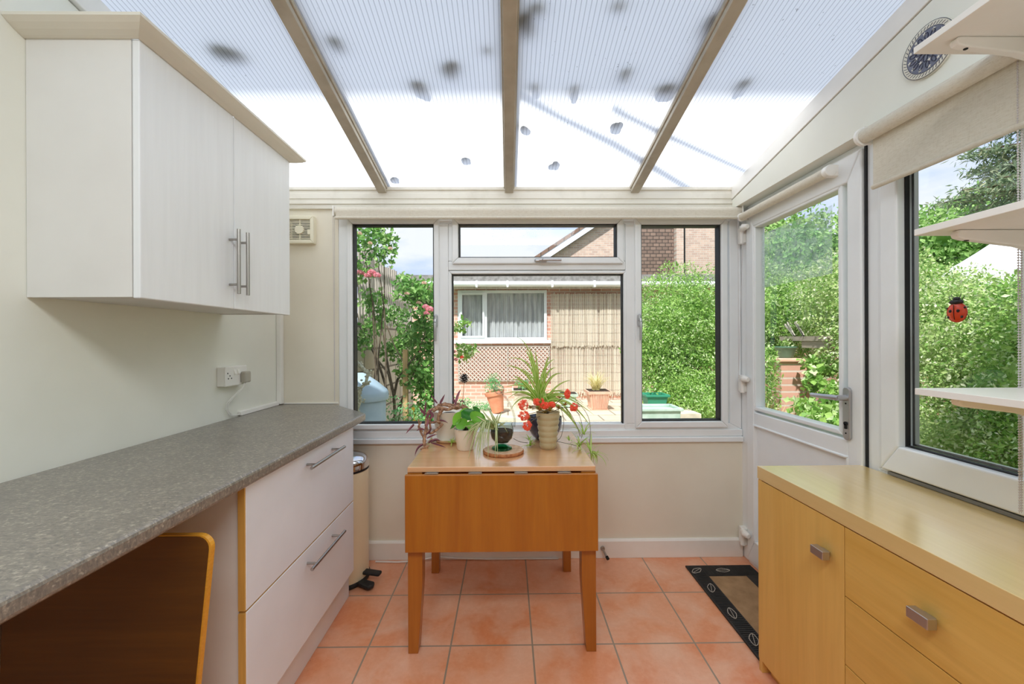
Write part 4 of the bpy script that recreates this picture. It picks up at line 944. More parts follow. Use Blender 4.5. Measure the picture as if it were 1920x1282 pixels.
p, q = blobs(bl, 500, .9); v, f = leaves(p, q, .035, asp=.35); inst_mesh('foliage', v, f, 'leaf_herb', lo)
m = MB()
for px, py in ((775, 766), (777, 790)):
    c_ = at(px, py, 3.2)
    for k in range(9): a = 2*math.pi*k/9; m.add([c_, c_+Vector((math.cos(a)*.012-.004*math.sin(a), -.002, math.sin(a)*.012+.004*math.cos(a))), c_+Vector((math.cos(a)*.016, -.004, math.sin(a)*.016)), c_+Vector((math.cos(a)*.012+.004*math.sin(a), -.002, math.sin(a)*.012-.004*math.cos(a)))], [(0, 1, 2, 3)])
    m.tube([c_+Vector((0, .004, 0)), c_+Vector((.01, .01, -.15)), c_+Vector((.0, .02, -.5))], .002, 5)
m.build('yellow_flower', 'petal_yellow', lo)

# --- pots across the patio
def square_pot(name, label, c, w0, w1, h, mt, ribs=0, planttop=None):
    t = thing(name, label, 'planter', c); m = MB(); x, y, z = c
    def sq(w, zz): return [(x-w, y-w, zz), (x+w, y-w, zz), (x+w, y+w, zz), (x-w, y+w, zz)]
    m.hexa(sq(w0*.92, z), sq(w0*.92, z+.025)); m.hexa(sq(w0*.86, z+.025), sq(w1*.86, z+h-.05)); m.hexa(sq(w1, z+h-.05), sq(w1*1.03, z+h))
    if ribs:
        for i in range(ribs):
            u = (i+.5)/ribs*2-1
            m.hexa([(x+u*w0*.8-.006, y-w0*.86-.022, z+.03), (x+u*w0*.8+.006, y-w0*.86-.022, z+.03), (x+u*w0*.8+.006, y-w0*.86, z+.03), (x+u*w0*.8-.006, y-w0*.86, z+.03)],
                   [(x+u*w1*.8-.008, y-w1*.86-.022, z+h-.05), (x+u*w1*.8+.008, y-w1*.86-.022, z+h-.05), (x+u*w1*.8+.008, y-w1*.86, z+h-.05), (x+u*w1*.8-.008, y-w1*.86, z+h-.05)])
    m.build('pot', mt, t); MB().box(x-w1*.9, x+w1*.9, y-w1*.9, y+w1*.9, z+h-.001, z+h+.006).build('soil', 'soil', t); return t
t = square_pot('ribbed_planter', 'square ribbed pale terracotta planter with feathery grass by the reed screen', (1.63, 7.35, -.02), .165, .205, .34, 'terracotta_pale', 11)
m = MB()
for k in range(150): m.arc((1.60+random.uniform(-.06, .06), 7.35+random.uniform(-.06, .06), .32), random.uniform(0, 6.28), random.uniform(.9, 1.5), random.uniform(.25, .48), .004, random.uniform(.8, 2.2), 6)
m.build('grass', 'grass_pale', t)
t = square_pot('sage_planter', 'small sage green planter left of the ribbed terracotta one', (1.13, 7.6, -.02), .13, .16, .26, 'sage_plastic')
t = square_pot('stone_trough', 'pale square stone planter below the lattice panel', (.28, 7.4, -.02), .16, .20, .36, 'stone_pale')
bl = [((.28, 7.4, .42), (.14, .14, .08))]; p, q = blobs(bl, 160, .8); v, f = leaves(p, q, .05, asp=.4); inst_mesh('herbs', v, f, 'leaf_herb', t)
tp = thing('tilted_pot', 'leaning terracotta pot of herbs in front of the brick wall', 'plant pot', (-.17, 7.0, -.02))
m = MB(); Mx = Matrix.Rotation(math.radians(-11), 3, 'Y'); k0 = len(m.v); m.lathe([(0, .0), (.10, .0), (.15, .30), (.165, .30), (.17, .36), (.150, .365), (.14, .34), (0, .34)], (0, 0, 0), 28)
m.v = [tuple(Mx @ Vector(p)+Vector((-.17, 7.0, -.0))) for p in m.v]; m.build('pot', 'terracotta', tp)
c_ = Mx @ Vector((0, 0, .36))+Vector((-.17, 7.0, 0)); bl = [((c_.x, c_.y, c_.z+.06), (.17, .15, .09)), ((c_.x-.02, c_.y, c_.z+.2), (.14, .12, .12))]; p, q = blobs(bl, 500, .9); v, f = leaves(p, q, .034, asp=.5); inst_mesh('herbs', v, f, 'leaf_herb', tp)
bl = [((-.42, 7.3, .05), (.25, .12, .08)), ((-.8, 7.3, .08), (.2, .12, .12))]; t = thing('edging_herbs', 'low green herbs growing along the foot of the brick wall', 'plant', (-.6, 7.3, -.02)); p, q = blobs(bl, 700, .8); v, f = leaves(p, q, .04, asp=.4); inst_mesh('foliage', v, f, 'leaf_herb', t)
tag(MB().prism([(-.75, 6.1), (.42, 5.45), (.47, 5.55), (-.70, 6.2)], 'Z', -.02, .16).build('sleeper', 'stone_pale', origin=(-.15, 5.8, -.02), bev=.01), 'pale timber sleeper edging the patio beyond the table', 'sleeper')
def trough(name, label, x0, x1, y0, y1, z0, h, mt):
    t = thing(name, label, 'planter', ((x0+x1)/2, (y0+y1)/2, z0)); m = MB(); k = .04
    m.hexa([(x0+k, y0+k, z0), (x1-k, y0+k, z0), (x1-k, y1-k, z0), (x0+k, y1-k, z0)], [(x0+.01, y0+.01, z0+h-.03), (x1-.01, y0+.01, z0+h-.03), (x1-.01, y1-.01, z0+h-.03), (x0+.01, y1-.01, z0+h-.03)])
    m.build('body', mt, t, bev=.01); MB().frame('Z', x0-.01, x1+.01, y0-.01, y1+.01, .03, z0+h-.03, z0+h).build('rim', mt, t, bev=.006) ; return t
trough('garden_trough', 'pale grey-green rectangular trough below the right hand casement', 1.40, 1.86, 4.30, 4.62, -.02, .52, 'sage_plastic')
MB0 = MB().box(1.36, 1.90, 4.28, 4.64, -.12, -.021)
trough('green_crate', 'bright green plastic crate half hidden by the big bush', 1.72, 2.0, 5.0, 5.25, .35, .20, 'crate_green')
trough('terracotta_box', 'small orange terracotta box at the foot of the big bush', 1.98, 2.16, 4.45, 4.6, .12, .17, 'terracotta')
tag(MB().box(1.66, 2.3, 4.8, 5.4, -.02, .35).build('stone_step', 'stone_pale', origin=(2, 5.1, 0)), 'pale stone block carrying the green crate', 'block')
tag(MB().box(1.92, 2.22, 4.42, 4.7, -.02, .12).build('stone_step', 'stone_pale', origin=(2.05, 4.55, 0)), 'small stone block under the terracotta box', 'block')

# --- shrubs on the right
shrub('flowering_bush', 'big dense light green bush filling the right hand casement', 'bush', (2.35, 5.75, -.02),
      [((2.35, 5.75, 1.45), (.62, .55, .80)), ((2.10, 5.7, 1.15), (.42, .45, .62)), ((2.75, 5.8, 1.3), (.5, .5, .9)), ((2.4, 5.6, .55), (.72, .5, .55)), ((2.62, 5.3, .35), (.5, .4, .42))], 60000, .038, 'leaf_bush', asp=.42, inner=.55)
shrub('green_bush', 'bright green bush seen through the upper door glass behind the brick pier', 'bush', (3.55, 5.4, -.02),
      [((3.45, 5.45, 1.62), (.42, .5, .62)), ((3.85, 5.3, 1.55), (.45, .5, .6)), ((3.35, 5.3, .55), (.35, .4, .5)), ((3.65, 5.6, .9), (.5, .5, .6))], 30000, .043, 'leaf_bush', asp=.42, inner=.5)
shrub('variegated_bush', 'cream-edged variegated bush at the right of the door glass', 'bush', (3.5, 4.25, -.02),
      [((3.55, 4.35, 1.62), (.38, .42, .52)), ((3.50, 3.95, 1.15), (.34, .35, .42)), ((3.65, 3.7, 1.5), (.4, .4, .5)), ((3.35, 3.75, .55), (.35, .35, .40))], 26000, .034, 'leaf_varieg', inner=.55)
shrub('variegated_hedge', 'large cream and green variegated shrub outside the side window', 'bush', (3.45, 2.75, -.02),
      [((3.45, 3.05, 1.15), (.55, .5, .58)), ((3.35, 2.55, .92), (.55, .5, .72)), ((3.55, 2.35, 1.25), (.55, .5, .48)), ((3.1, 2.85, .45), (.5, .6, .45)), ((3.25, 2.1, .6), (.5, .5, .62)), ((3.7, 3.3, 1.45), (.4, .4, .35))], 70000, .027, 'leaf_varieg', inner=.6)
shrub('dark_green_shrub', 'greener shrub at the far right of the side window', 'bush', (3.1, 2.2, -.02),
      [((2.95, 2.2, .95), (.28, .28, .45)), ((2.9, 2.15, .35), (.3, .3, .42)), ((3.1, 2.3, 1.35), (.25, .25, .3))], 12000, .028, 'leaf_bush', inner=.5)
bp = thing('brick_pier', 'pink brick garden pier below the planter bowl', 'pier', (3.13, 4.55, -.02))
MB().box(3.0, 3.32, 4.42, 4.78, -.1, .985).build('pier', 'brick_pier', bp); MB().box(2.97, 3.35, 4.39, 4.81, .985, 1.02).build('coping', 'terracotta_pale', bp, bev=.008)
pl = thing('planter_bowl', 'green plastic planter bowl on top of the brick pier', 'planter', (3.16, 4.58, 1.02))
MB().lathe([(0, 0), (.06, 0), (.075, .02), (.10, .10), (.118, .118), (.118, .132), (.104, .132), (.09, .10), (0, .10)], (3.16, 4.58, 1.021), 32).build('bowl', 'planter_green', pl)
bl = [((3.2, 4.58, 1.2), (.11, .1, .06))]; p, q = blobs(bl, 120, .8); v, f = leaves(p, q, .045, asp=.6); inst_mesh('foliage', v, f, 'leaf_varieg', pl)
tag(MB().box(4.75, 4.9, 1.6, 9.0, -.1, 1.55).build('garden_wall', 'brick_pier', origin=(4.8, 5, 0)), 'pink brick garden wall behind the bushes on the right', 'wall')
gt_ = thing('garden_trellis', 'weathered timber rail with crossed lattice among the variegated leaves', 'trellis', (3.22, 4.35, 1.05))
MB().box(3.20, 3.25, 4.02, 4.74, 1.215, 1.265).build('rail', 'old_rail', gt_); MB().box(3.215, 3.235, 4.02, 4.40, 1.14, 1.214).build('board', 'old_rail', gt_)
m = MB()
for (ya, za, yb, zb) in ((4.66, 1.40, 4.50, 1.265), (4.50, 1.42, 4.36, 1.265), (4.50, 1.265, 4.62, 1.42), (4.36, 1.27, 4.48, 1.42)):
    m.hexa([(3.205, ya, za-.012), (3.205, ya, za+.012), (3.205, yb, zb+.012), (3.205, yb, zb-.012)], [(3.218, ya, za-.012), (3.218, ya, za+.012), (3.218, yb, zb+.012), (3.218, yb, zb-.012)])
m.build('lattice', 'old_wood', gt_)
t = thing('trailing_plant', 'bright broad-leaved plant climbing in front of the brick pier', 'plant', (2.85, 3.9, -.02))
bl = [B(1530, 715, 4.0, .10, .1, .14), B(1550, 690, 4.1, .10, .1, .10), B(1505, 760, 3.9, .11, .1, .08), B(1540, 775, 3.7, .2, .15, .09), B(1560, 790, 3.5, .2, .2, .09), B(1525, 680, 4.2, .10, .1, .07), B(1560, 740, 3.8, .1, .1, .12)]
p, q = blobs(bl, 1000, .9); v, f = leaves(p, q, .060, asp=.95, flat=.2); inst_mesh('foliage', v, f, 'leaf_bush', t)
m = MB(); base = Vector((2.75, 3.9, -.02))
for b_ in bl: c_ = Vector(b_[0]); m.tube([base, (base+c_)/2+Vector((0, 0, .08)), c_], [.006, .005, .003], 5)
m.build('stem', 'stem_green', t)
t = thing('border_grass', 'feathery straw-coloured grass low in the door glass', 'plant', (2.62, 4.15, -.02)); m = MB()
for k in range(160): m.arc((2.62+random.uniform(-.12, .12), 4.1+random.uniform(-.15, .15), -.02), random.uniform(0, 6.28), random.uniform(1.1, 1.5), random.uniform(.4, .75), .006, random.uniform(.5, 1.6), 6)
m.build('blades', 'grass_pale', t)
bl = [((2.6, 4.3, .35), (.18, .2, .35)), ((2.80, 4.38, .72), (.13, .16, .46)), ((2.74, 4.30, .95), (.12, .14, .25))]; p, q = blobs(bl, 2600, .7); v, f = leaves(p, q, .045, asp=.38); inst_mesh('foliage', v, f, 'leaf_bush', t)

# --- trees beyond
TR = 'trees beyond the garden'
def tree(label, loc, bl, n, size, lm='leaf_tree'): return shrub('garden_tree', label, 'tree', loc, bl, n, size, lm, group=TR)
tree('rounded tree rising behind the bushes in the door glass', (9.6, 13.5, -.1), [((9.1, 13.5, 4.1), (1.5, 1.3, 1.15)), ((10.3, 13.5, 4.2), (1.4, 1.3, 1.3)), ((8.8, 13.9, 2.6), (1.8, 1.3, 1.5)), ((10.7, 13.5, 2.6), (1.8, 1.3, 1.6))], 9000, .17)
tree('darker small tree in the middle of the door glass', (8.0, 11, -.1), [((7.9, 11, 3.3), (.75, .7, 1.0)), ((8.1, 11, 2.2), (1.0, .8, .9))], 4500, .13, 'leaf_rose')
tree('broad feathery tree low on the skyline in the side window', (12.2, 10.75, -.1), [((11.75, 10.75, 4.0), (1.38, 1.38, .78)), ((13.25, 10.75, 4.32), (1.75, 1.38, 1.0)), ((11, 11, 2.94), (1.5, 1.25, 1.0)), ((13.1, 10.75, 2.7), (2.2, 1.5, 1.5))], 11000, .15)
tree('pale leafy tree behind the hedge at the left edge of the side window', (15.6, 15.4, -.1), [((14.9, 15.4, 3.9), (2.0, 1.6, 1.6)), ((16.9, 15.4, 3.9), (2.1, 1.6, 1.6)), ((15.6, 15.4, 2.2), (2.6, 1.6, 1.6))], 9000, .19)
cf = thing('conifer_tree', 'grey-green conifer with spreading boughs at the far right of the sky', 'tree', (6.15, 4.35, -.1))
MB().tube([(6.15, 4.35, -.1), (6.15, 4.35, 4.8)], [.12, .04], 8).build('trunk', 'bark', cf)
V_, Fc = [], []; mb = MB()
for (z, L) in ((2.87, 1.0), (3.12, .68), (3.31, .84), (3.65, .56), (3.95, .45), (2.63, .6)):
    for k in range(7):
        a = math.radians(180+k*51+z*40) if k else math.radians(168); a0 = Vector((6.15, 4.35, z)); e_ = a0+Vector((math.cos(a)*L, math.sin(a)*L, .05)); mb.tube([a0, a0.lerp(e_, .5)+Vector((0, 0, .06)), e_], [.03, .018, .006], 5)
        npt = 420; tt = rng.random(npt)**.8; P = np.array(a0)+(np.array(e_)-np.array(a0))*tt[:, None]+rng.normal(size=(npt, 3))*np.array([.07, .07, .032])
        v, f = leaves(P, np.tile([math.cos(a), math.sin(a), .2], (npt, 1)), .075, asp=.25, flat=.6); o = len(V_); V_ += v; Fc += [tuple(i+o for i in q) for q in f]
inst_mesh('foliage', V_, Fc, 'leaf_conifer', cf); mb.build('branch', 'bark', cf)
mq = thing('marquee', 'white peaked marquee roof showing above the hedge in the side window', 'marquee', (8.2, 6.4, -.1))
A = [(6.75, 6.25, 2.28), (8.9, 5.2, 2.28), (10.2, 7.0, 2.28), (8.0, 8.0, 2.28)]; m = MB(); ap = Vector((8.4, 6.5, 3.15)); nn = 8
rings = []
for i in range(nn+1):
    t_ = i/nn; ring = []
    for k in range(4):
        c_ = Vector(A[k]); q_ = c_.lerp(ap, t_); q_.z = 2.28+(3.15-2.28)*(t_**1.4); ring.append(q_)
    rings.append(ring)
vs = [p for r in rings for p in r]; m.add(vs, [(i*4+k, i*4+(k+1) % 4, i*4+4+(k+1) % 4, i*4+4+k) for i in range(nn) for k in range(4)])
vv = [tuple(Vector(a)) for a in A]+[(a[0], a[1], a[2]-.25) for a in A]; m.add(vv, [(k, (k+1) % 4, 4+(k+1) % 4, 4+k) for k in range(4)])
m.build('canopy', 'canvas', mq)
for a in A: MB().tube([(a[0], a[1], -.1), (a[0], a[1], 2.2)], .03, 8).build('pole', 'satin', mq)

# --- on the roof: fallen debris and the pole whose shadow crosses the sheets
def roofpt(px, py, dz=.012):
    d = ray(px, py); C_ = Vector((0, 0, HC)); k = (2.10+RS*YB+dz-HC)/(d.z+RS*d.y); return C_+d*k
G = 'leaf clumps lying on the roof'
names = [('long dark clump of leaves on the left roof sheet', 425, 88, 30, 13), ('small leaf clump left of the second rafter', 630, 72, 12, 11), ('clump of leaves on the second sheet, lower left of the largest one', 785, 154, 14, 9), ('largest round leaf clump on the second sheet', 845, 122, 16, 12), ('tiny leaf clump beside the middle rafter on its left', 912, 87, 7, 6), ('pair of leaf clumps right of the middle rafter at the top edge', 988, 40, 14, 14), ('upper leaf clump touching the top edge near the middle rafter', 1003, 5, 18, 7), ('small leaf clump just right of the middle rafter', 1001, 154, 8, 7), ('leaf clump on the third sheet nearest its centre', 1072, 161, 9, 8), ('leaf clump right of centre on the third sheet', 1170, 133, 9, 10), ('wide leaf clump against the right rafter', 1244, 158, 18, 9), ('faint leaf clump on the sunlit part of the third sheet', 1154, 224, 11, 7), ('small faint leaf clump low on the second sheet', 870, 288, 9, 5), ('small faint leaf clump low on the third sheet', 1036, 297, 10, 6), ('leaf clump at the foot of the left rafter', 735, 325, 9, 5), ('lone leaf clump on the right roof sheet', 1390, 152, 11, 10), ('thin leaf clump beside the middle rafter in the sunlit part', 983, 228, 10, 6), ('leaf clump at the top edge of the third sheet', 1158, 2, 14, 7), ('leaf clump near the top of the right rafter', 1326, 40, 13, 14)]
for lbl, px, py, a, b in names:
    c_ = roofpt(px, py, .026); dist = c_.y; rx, ry = a/F_PX*dist, b/F_PX*dist/.45; m = MB()
    for k in range(7): m.ell(c_+Vector((random.uniform(-.5, .5)*rx, random.uniform(-.4, .4)*ry, 0)), (rx*.65, ry*.55, .010), 10, 6)
    tag(m.build('leaf_clump', 'moss_dark', origin=tuple(c_)), lbl, 'leaves', G)
def above(px, py, k): return roofpt(px, py, 0)-SUN_TRAVEL*k*2.2
m = MB(); m.tube([above(960, 175, .45), above(1150, 270, .45), above(1420, 430, .45)], [.016, .024, .024], 8)
m.tube([above(1150, 205, .45), above(1240, 250, .45), above(1450, 345, .45)], [.018, .018, .014], 8)
tag(m.build('overhanging_branch', 'bark', origin=tuple(above(1150, 270, .45))), 'bare forked branch above the roof casting its blurred shadow on the sheets', 'branch')

# ================================================================== PLANTS ON THE TABLE
def qb(a, c, b, n=9): return [a*(1-t)**2+c*2*t*(1-t)+b*t*t for t in [i/n for i in range(n+1)]]
def pblade(m, pts, Y, w, mi=0, fold=.3, n=9):
    """leaf through three measured points; Y may be one depth or one per point"""
    Ys = Y if hasattr(Y, '__len__') else (Y, Y, Y); A = [at(p[0], p[1], y) for p, y in zip(pts, Ys)]
    P = qb(A[0], A[1]*2-(A[0]+A[2])*.5, A[2], n); ws = [w*min(1, .5+2*(i/n))*(1-(i/n)**3)+.0003 for i in range(n+1)]
    side = (P[-1]-P[0]).cross(Vector((0, 1, .15))).normalized(); m.blade(P, ws, side=side, fold=fold, mi=mi)
ZT = TZ
def lathe_pot(m, c, prof, n=40): return m.lathe(prof, c, n)
# --- white pot with saucer and the twisting purple-leaved plant
wp = thing('potted_tradescantia', 'white pot and saucer with gnarled brown stems and purple leaves at the table left', 'potted plant', (-.292, 2.02, ZT))
cA = (-.292, 2.02, ZT)
MB().lathe([(0, .0005), (.060, .0005), (.066, .004), (.084, .018), (.0855, .020), (.081, .020), (.062, .008), (0, .008)], cA, 40).build('saucer', 'pot_white', wp)
MB().lathe([(0, .009), (.058, .009), (.061, .014), (.084, .150), (.086, .152), (.082, .153), (.078, .140), (0, .138)], cA, 40).build('pot', 'pot_white', wp)
MB().lathe([(0, .139), (.077, .1385)], cA, 24).build('soil', 'soil', wp)
m = MB(); lf = MB()
def tv(pts, Y, r0=.007, r1=.004, jitter=.5):
    Ys = Y if hasattr(Y, '__len__') else [Y]*len(pts); P = [at(p[0], p[1], y) for p, y in zip(pts, Ys)]; Q = []
    for i in range(len(P)-1):
        for k in range(4): Q.append(P[i].lerp(P[i+1], k/4)+Vector([random.uniform(-.003, .003)*jitter for _ in range(3)]))
    Q.append(P[-1]); n = len(Q); m.tube(Q, [(r0+(r1-r0)*i/(n-1))*(1+.28*(i % 2)) for i in range(n)], 7); return Q
tv([(812, 770), (822, 764), (840, 768), (858, 762), (872, 765), (880, 774)], 1.935, .008, .005)
tv([(815, 766), (826, 758), (840, 760), (856, 766), (870, 762)], 1.95, .007, .005); tv([(822, 770), (826, 760), (834, 756), (848, 759), (862, 756)], 2.0, .006, .004)
tv([(832, 764), (823, 776), (821, 790), (828, 796)], [1.94, 1.925, 1.925, 1.93], .008, .005); tv([(866, 758), (876, 764), (881, 772)], 1.95, .006, .004)
tv([(830, 793), (818, 806), (808, 812), (800, 808)], [1.93, 1.91, 1.90, 1.9], .006, .005)
tv([(812, 766), (803, 772), (800, 785), (799, 800), (797, 815), (795, 830), (800, 841)], [1.95, 1.93, 1.92, 1.90, 1.89, 1.88, 1.875], .006, .007)
tv([(808, 780), (805, 792), (808, 804), (800, 812)], 1.91, .005, .004); tv([(790, 790), (784, 800), (790, 812), (796, 822)], 1.9, .003, .005)
tv([(785, 785), (786, 800), (792, 810)], 1.9, .003, .004); tv([(800, 790), (808, 792), (818, 790), (826, 791)], 1.91, .004, .004)
tv([(804, 835), (798, 838), (788, 842)], 1.875, .004, .003); tv([(862, 756), (858, 762)], 1.96, .004, .005)
m.build('stem', 'stem_brown', wp)
for a, b, c, w in [((825, 756), (829, 749), (834, 739), .0055), ((820, 756), (813, 748), (808, 740), .0045), ((853, 760), (858, 742), (864, 730), .0065), ((855, 757), (851, 750), (849, 740), .004),
                   ((797, 778), (790, 768), (785, 762), .005), ((798, 776), (792, 772), (788, 768), .006), ((800, 783), (805, 775), (811, 766), .005), ((795, 780), (797, 765), (799, 750), .005), ((807, 785), (809, 778), (806, 768), .006),
                   ((775, 796), (768, 804), (761, 813), .004), ((776, 795), (772, 800), (763, 810), .005), ((818, 790), (828, 788), (840, 793), .004), ((800, 822), (810, 817), (820, 814), .004),
                   ((803, 830), (815, 825), (826, 826), .006), ((806, 829), (818, 824), (824, 829), .006), ((808, 830), (822, 834), (836, 839), .004), ((800, 832), (785, 838), (778, 855), .005),
                   ((796, 806), (788, 804), (781, 808), .004), ((798, 800), (802, 792), (803, 782), .005), ((812, 782), (810, 775), (803, 768), .005), ((798, 815), (806, 808), (808, 800), .004), ((862, 754), (868, 752), (873, 760), .003)]:
    pblade(lf, (a, b, c), 1.885 if a[0] < 815 else 1.94, w, fold=.35)
lf.build('leaf', 'leaf_purple', wp)
# pine cone on a stick
pc = thing('pine_cone', 'small dark pine cone on a thin stick above the white pot', 'pine cone', tuple(at(866, 772, 2.03)))
C_ = at(870.5, 709, 2.03); m = MB().tube([at(866, 774, 2.03), at(868, 745, 2.03), at(870, 720, 2.03)], .0016, 6); m.build('stick', 'straw_stick', pc)
m = MB(); m.ell(C_, (.015, .015, .018), 10, 8); tips = MB()
for k in range(46):
    t_ = (k+.5)/46; th = math.acos(1-2*t_); a = k*2.39996; d = Vector((math.sin(th)*math.cos(a), math.sin(th)*math.sin(a), math.cos(th))); sd = d.cross(Vector((0, 0, 1))).normalized(); up = sd.cross(d)
    o = C_+d*.014; w = .0048; q_ = C_+d*.0235-up*.002
    m.add([o-sd*w*.6, o+sd*w*.6, q_+sd*w, q_+up*.002, q_-sd*w, q_-up*.002], [(0, 1, 2, 3), (0, 3, 4), (1, 0, 5, 2), (4, 5, 0)])
    tips.add([q_+sd*w, q_+up*.0022+d*.0006, q_-sd*w, q_-up*.0006+d*.0012], [(0, 1, 2, 3)])
m.build('scales', 'pine_cone', pc); tips.build('scale_tips', 'cone_tip', pc)
# --- small pot with round green leaves
vp = thing('potted_violet', 'small white pot of glossy round green leaves in front of the larger white pot', 'potted plant', (-.196, 1.86, ZT))
cB = (-.196, 1.86, ZT)
MB().lathe([(0, .0005), (.035, .0005), (.0375, .004), (.0515, .094), (.0525, .096), (.0495, .096), (.047, .085), (0, .083)], cB, 36).build('pot', 'pot_white', vp)
m = MB(); m.lathe([(0, .084), (.0465, .0835)], cB, 20); m.build('soil', 'soil', vp)
lf = MB(); stn = MB()
def roundleaf(c, nrm, r, tip=None):
    global lf
    nrm = Vector(nrm).normalized(); u = (Vector(tip) if tip else nrm.cross(Vector((0, 1, 0)))); u = (u-nrm*u.dot(nrm)).normalized(); v_ = nrm.cross(u); c = Vector(c); n = 14
    vs = [c-nrm*r*.10]
    for rr, h in ((.55, .02), (1, .16)):
        for k in range(n): a = 2*math.pi*k/n; vs.append(c+u*math.cos(a)*r*rr*1.12+v_*math.sin(a)*r*rr+nrm*(h*r*(1+.5*math.sin(3*a))-(.12*r if rr < 1 else 0)))
    lf.add(vs, [(0, 1+k, 1+(k+1) % n) for k in range(n)]+[(1+k, 1+n+k, 1+n+(k+1) % n, 1+(k+1) % n) for k in range(n)], 0, True)
    lf.build('leaf', 'leaf_violet', vp); lf = MB()
    stn.tube([(cB[0], cB[1], cB[2]+.082), Vector(c)*.6+Vector((cB[0], cB[1], cB[2]+.085))*.4+Vector((0, 0, .008)), c-nrm*r*.1], .0022, 6)
for px, py, Y, n_, r in [(858, 785, 1.84, (-.8, -.7, .5), .030), (866, 795, 1.81, (-.3, -.9, .6), .026), (878, 778, 1.86, (.1, -.75, .9), .034), (893, 783, 1.83, (.5, -.7, .7), .031), (903, 783, 1.87, (.9, -.3, .6), .027),
                         (885, 798, 1.80, (.2, -.9, .7), .024), (852, 797, 1.85, (-.9, -.2, .8), .024), (893, 770, 1.92, (.6, -.3, .6), .024), (872, 772, 1.90, (-.2, -.4, 1), .026), (900, 795, 1.83, (.8, -.5, .8), .022)]:
    roundleaf(at(px, py, Y), n_, r)
stn.build('stem', 'runner', vp)
# --- cork mat and glass basket vase with the variegated spider plant
tag(MB().lathe([(0, .0005), (.087, .0005), (.091, .005), (.091, .011), (.087, .0155)], (-.021, 1.80, ZT), 48, 0).lathe([(.087, .0155), (0, .0155)], (-.021, 1.80, ZT), 48, 1).build('cork_mat', ['cork', 'cork_top'], origin=(-.021, 1.80, ZT)), 'round cork mat under the green-footed glass vase', 'mat')
gv = thing('glass_basket_vase', 'glass basket vase with green foot and curling handle holding a pale spider plant', 'vase', (-.030, 1.80, ZT+.016))
cC = (-.028, 1.80, ZT+.0158)
MB().lathe([(0, .0005), (.043, .0005), (.0455, .004), (.043, .010), (.030, .017), (.017, .022), (0, .022)], cC, 36).build('foot', 'green_glass', gv)
MB().lathe([(.012, .023), (.030, .030), (.046, .048), (.0525, .072), (.052, .090), (.047, .112), (.0495, .118), (.0455, .113), (.0490, .090), (.0490, .072)], cC, 40).build('bowl', 'clear_glass', gv)
MB().lathe([(.0, .0245), (.029, .0320), (.0445, .050), (.0495, .072), (.0492, .084), (.0, .086)], cC, 36).build('soil', 'soil', gv)
m = MB(); hp_ = [(964, 800), (965, 785), (961, 768), (953, 752), (944, 740), (936, 731), (929, 727), (928, 733), (934, 738), (941, 736), (944, 728), (938, 721), (931, 722)]
P = [at(x, y, 1.80) for x, y in hp_]; Q = []
for i in range(len(P)-1):
    p0, p1, p2, p3 = P[max(i-1, 0)], P[i], P[i+1], P[min(i+2, len(P)-1)]
    for k in range(4):
        t = k/4; Q.append(.5*((2*p1)+(p2-p0)*t+(2*p0-5*p1+4*p2-p3)*t*t+(3*p1-p0-3*p2+p3)*t**3))
Q.append(P[-1]); m.tube(Q, [.0052-(.0022*i/len(Q)) for i in range(len(Q))], 10); m.build('handle', 'glass_rod', gv)
m = MB(); base = at(926, 803, 1.78)
ends = [(873, 838), (878, 860), (893, 864), (897, 868), (905, 852), (915, 862), (928, 862), (885, 830), (868, 826), (905, 770), (915, 765), (893, 780), (942, 770), (948, 792), (935, 775), (908, 840), (875, 815), (889, 845), (900, 858), (868, 800), (880, 795), (952, 812), (933, 856), (912, 835), (886, 852), (898, 790)]
for k, (ex_, ey_) in enumerate(ends):
    b0 = (926+random.uniform(-7, 9), 803+random.uniform(-4, 3)); mid = ((b0[0]*.45+ex_*.55)+random.uniform(-3, 3), min(b0[1], ey_)-random.uniform(4, 12) if ey_ > 810 else (b0[1]+ey_)/2-random.uniform(0, 4))
    Ye = 1.70 if ey_ > 810 else 1.80; pblade(m, (b0, mid, (ex_, ey_)), (1.78, 1.74, Ye), random.uniform(.0035, .0060), fold=.3)
for k in range(16): m.arc(base+Vector((random.uniform(-.012, .012), random.uniform(-.012, .012), -.005)), random.uniform(1.8, 5.2), random.uniform(.5, 1.3), random.uniform(.05, .10), .004, random.uniform(1, 2.2), 8)
m.build('spider_leaf', 'spider_pale', gv)
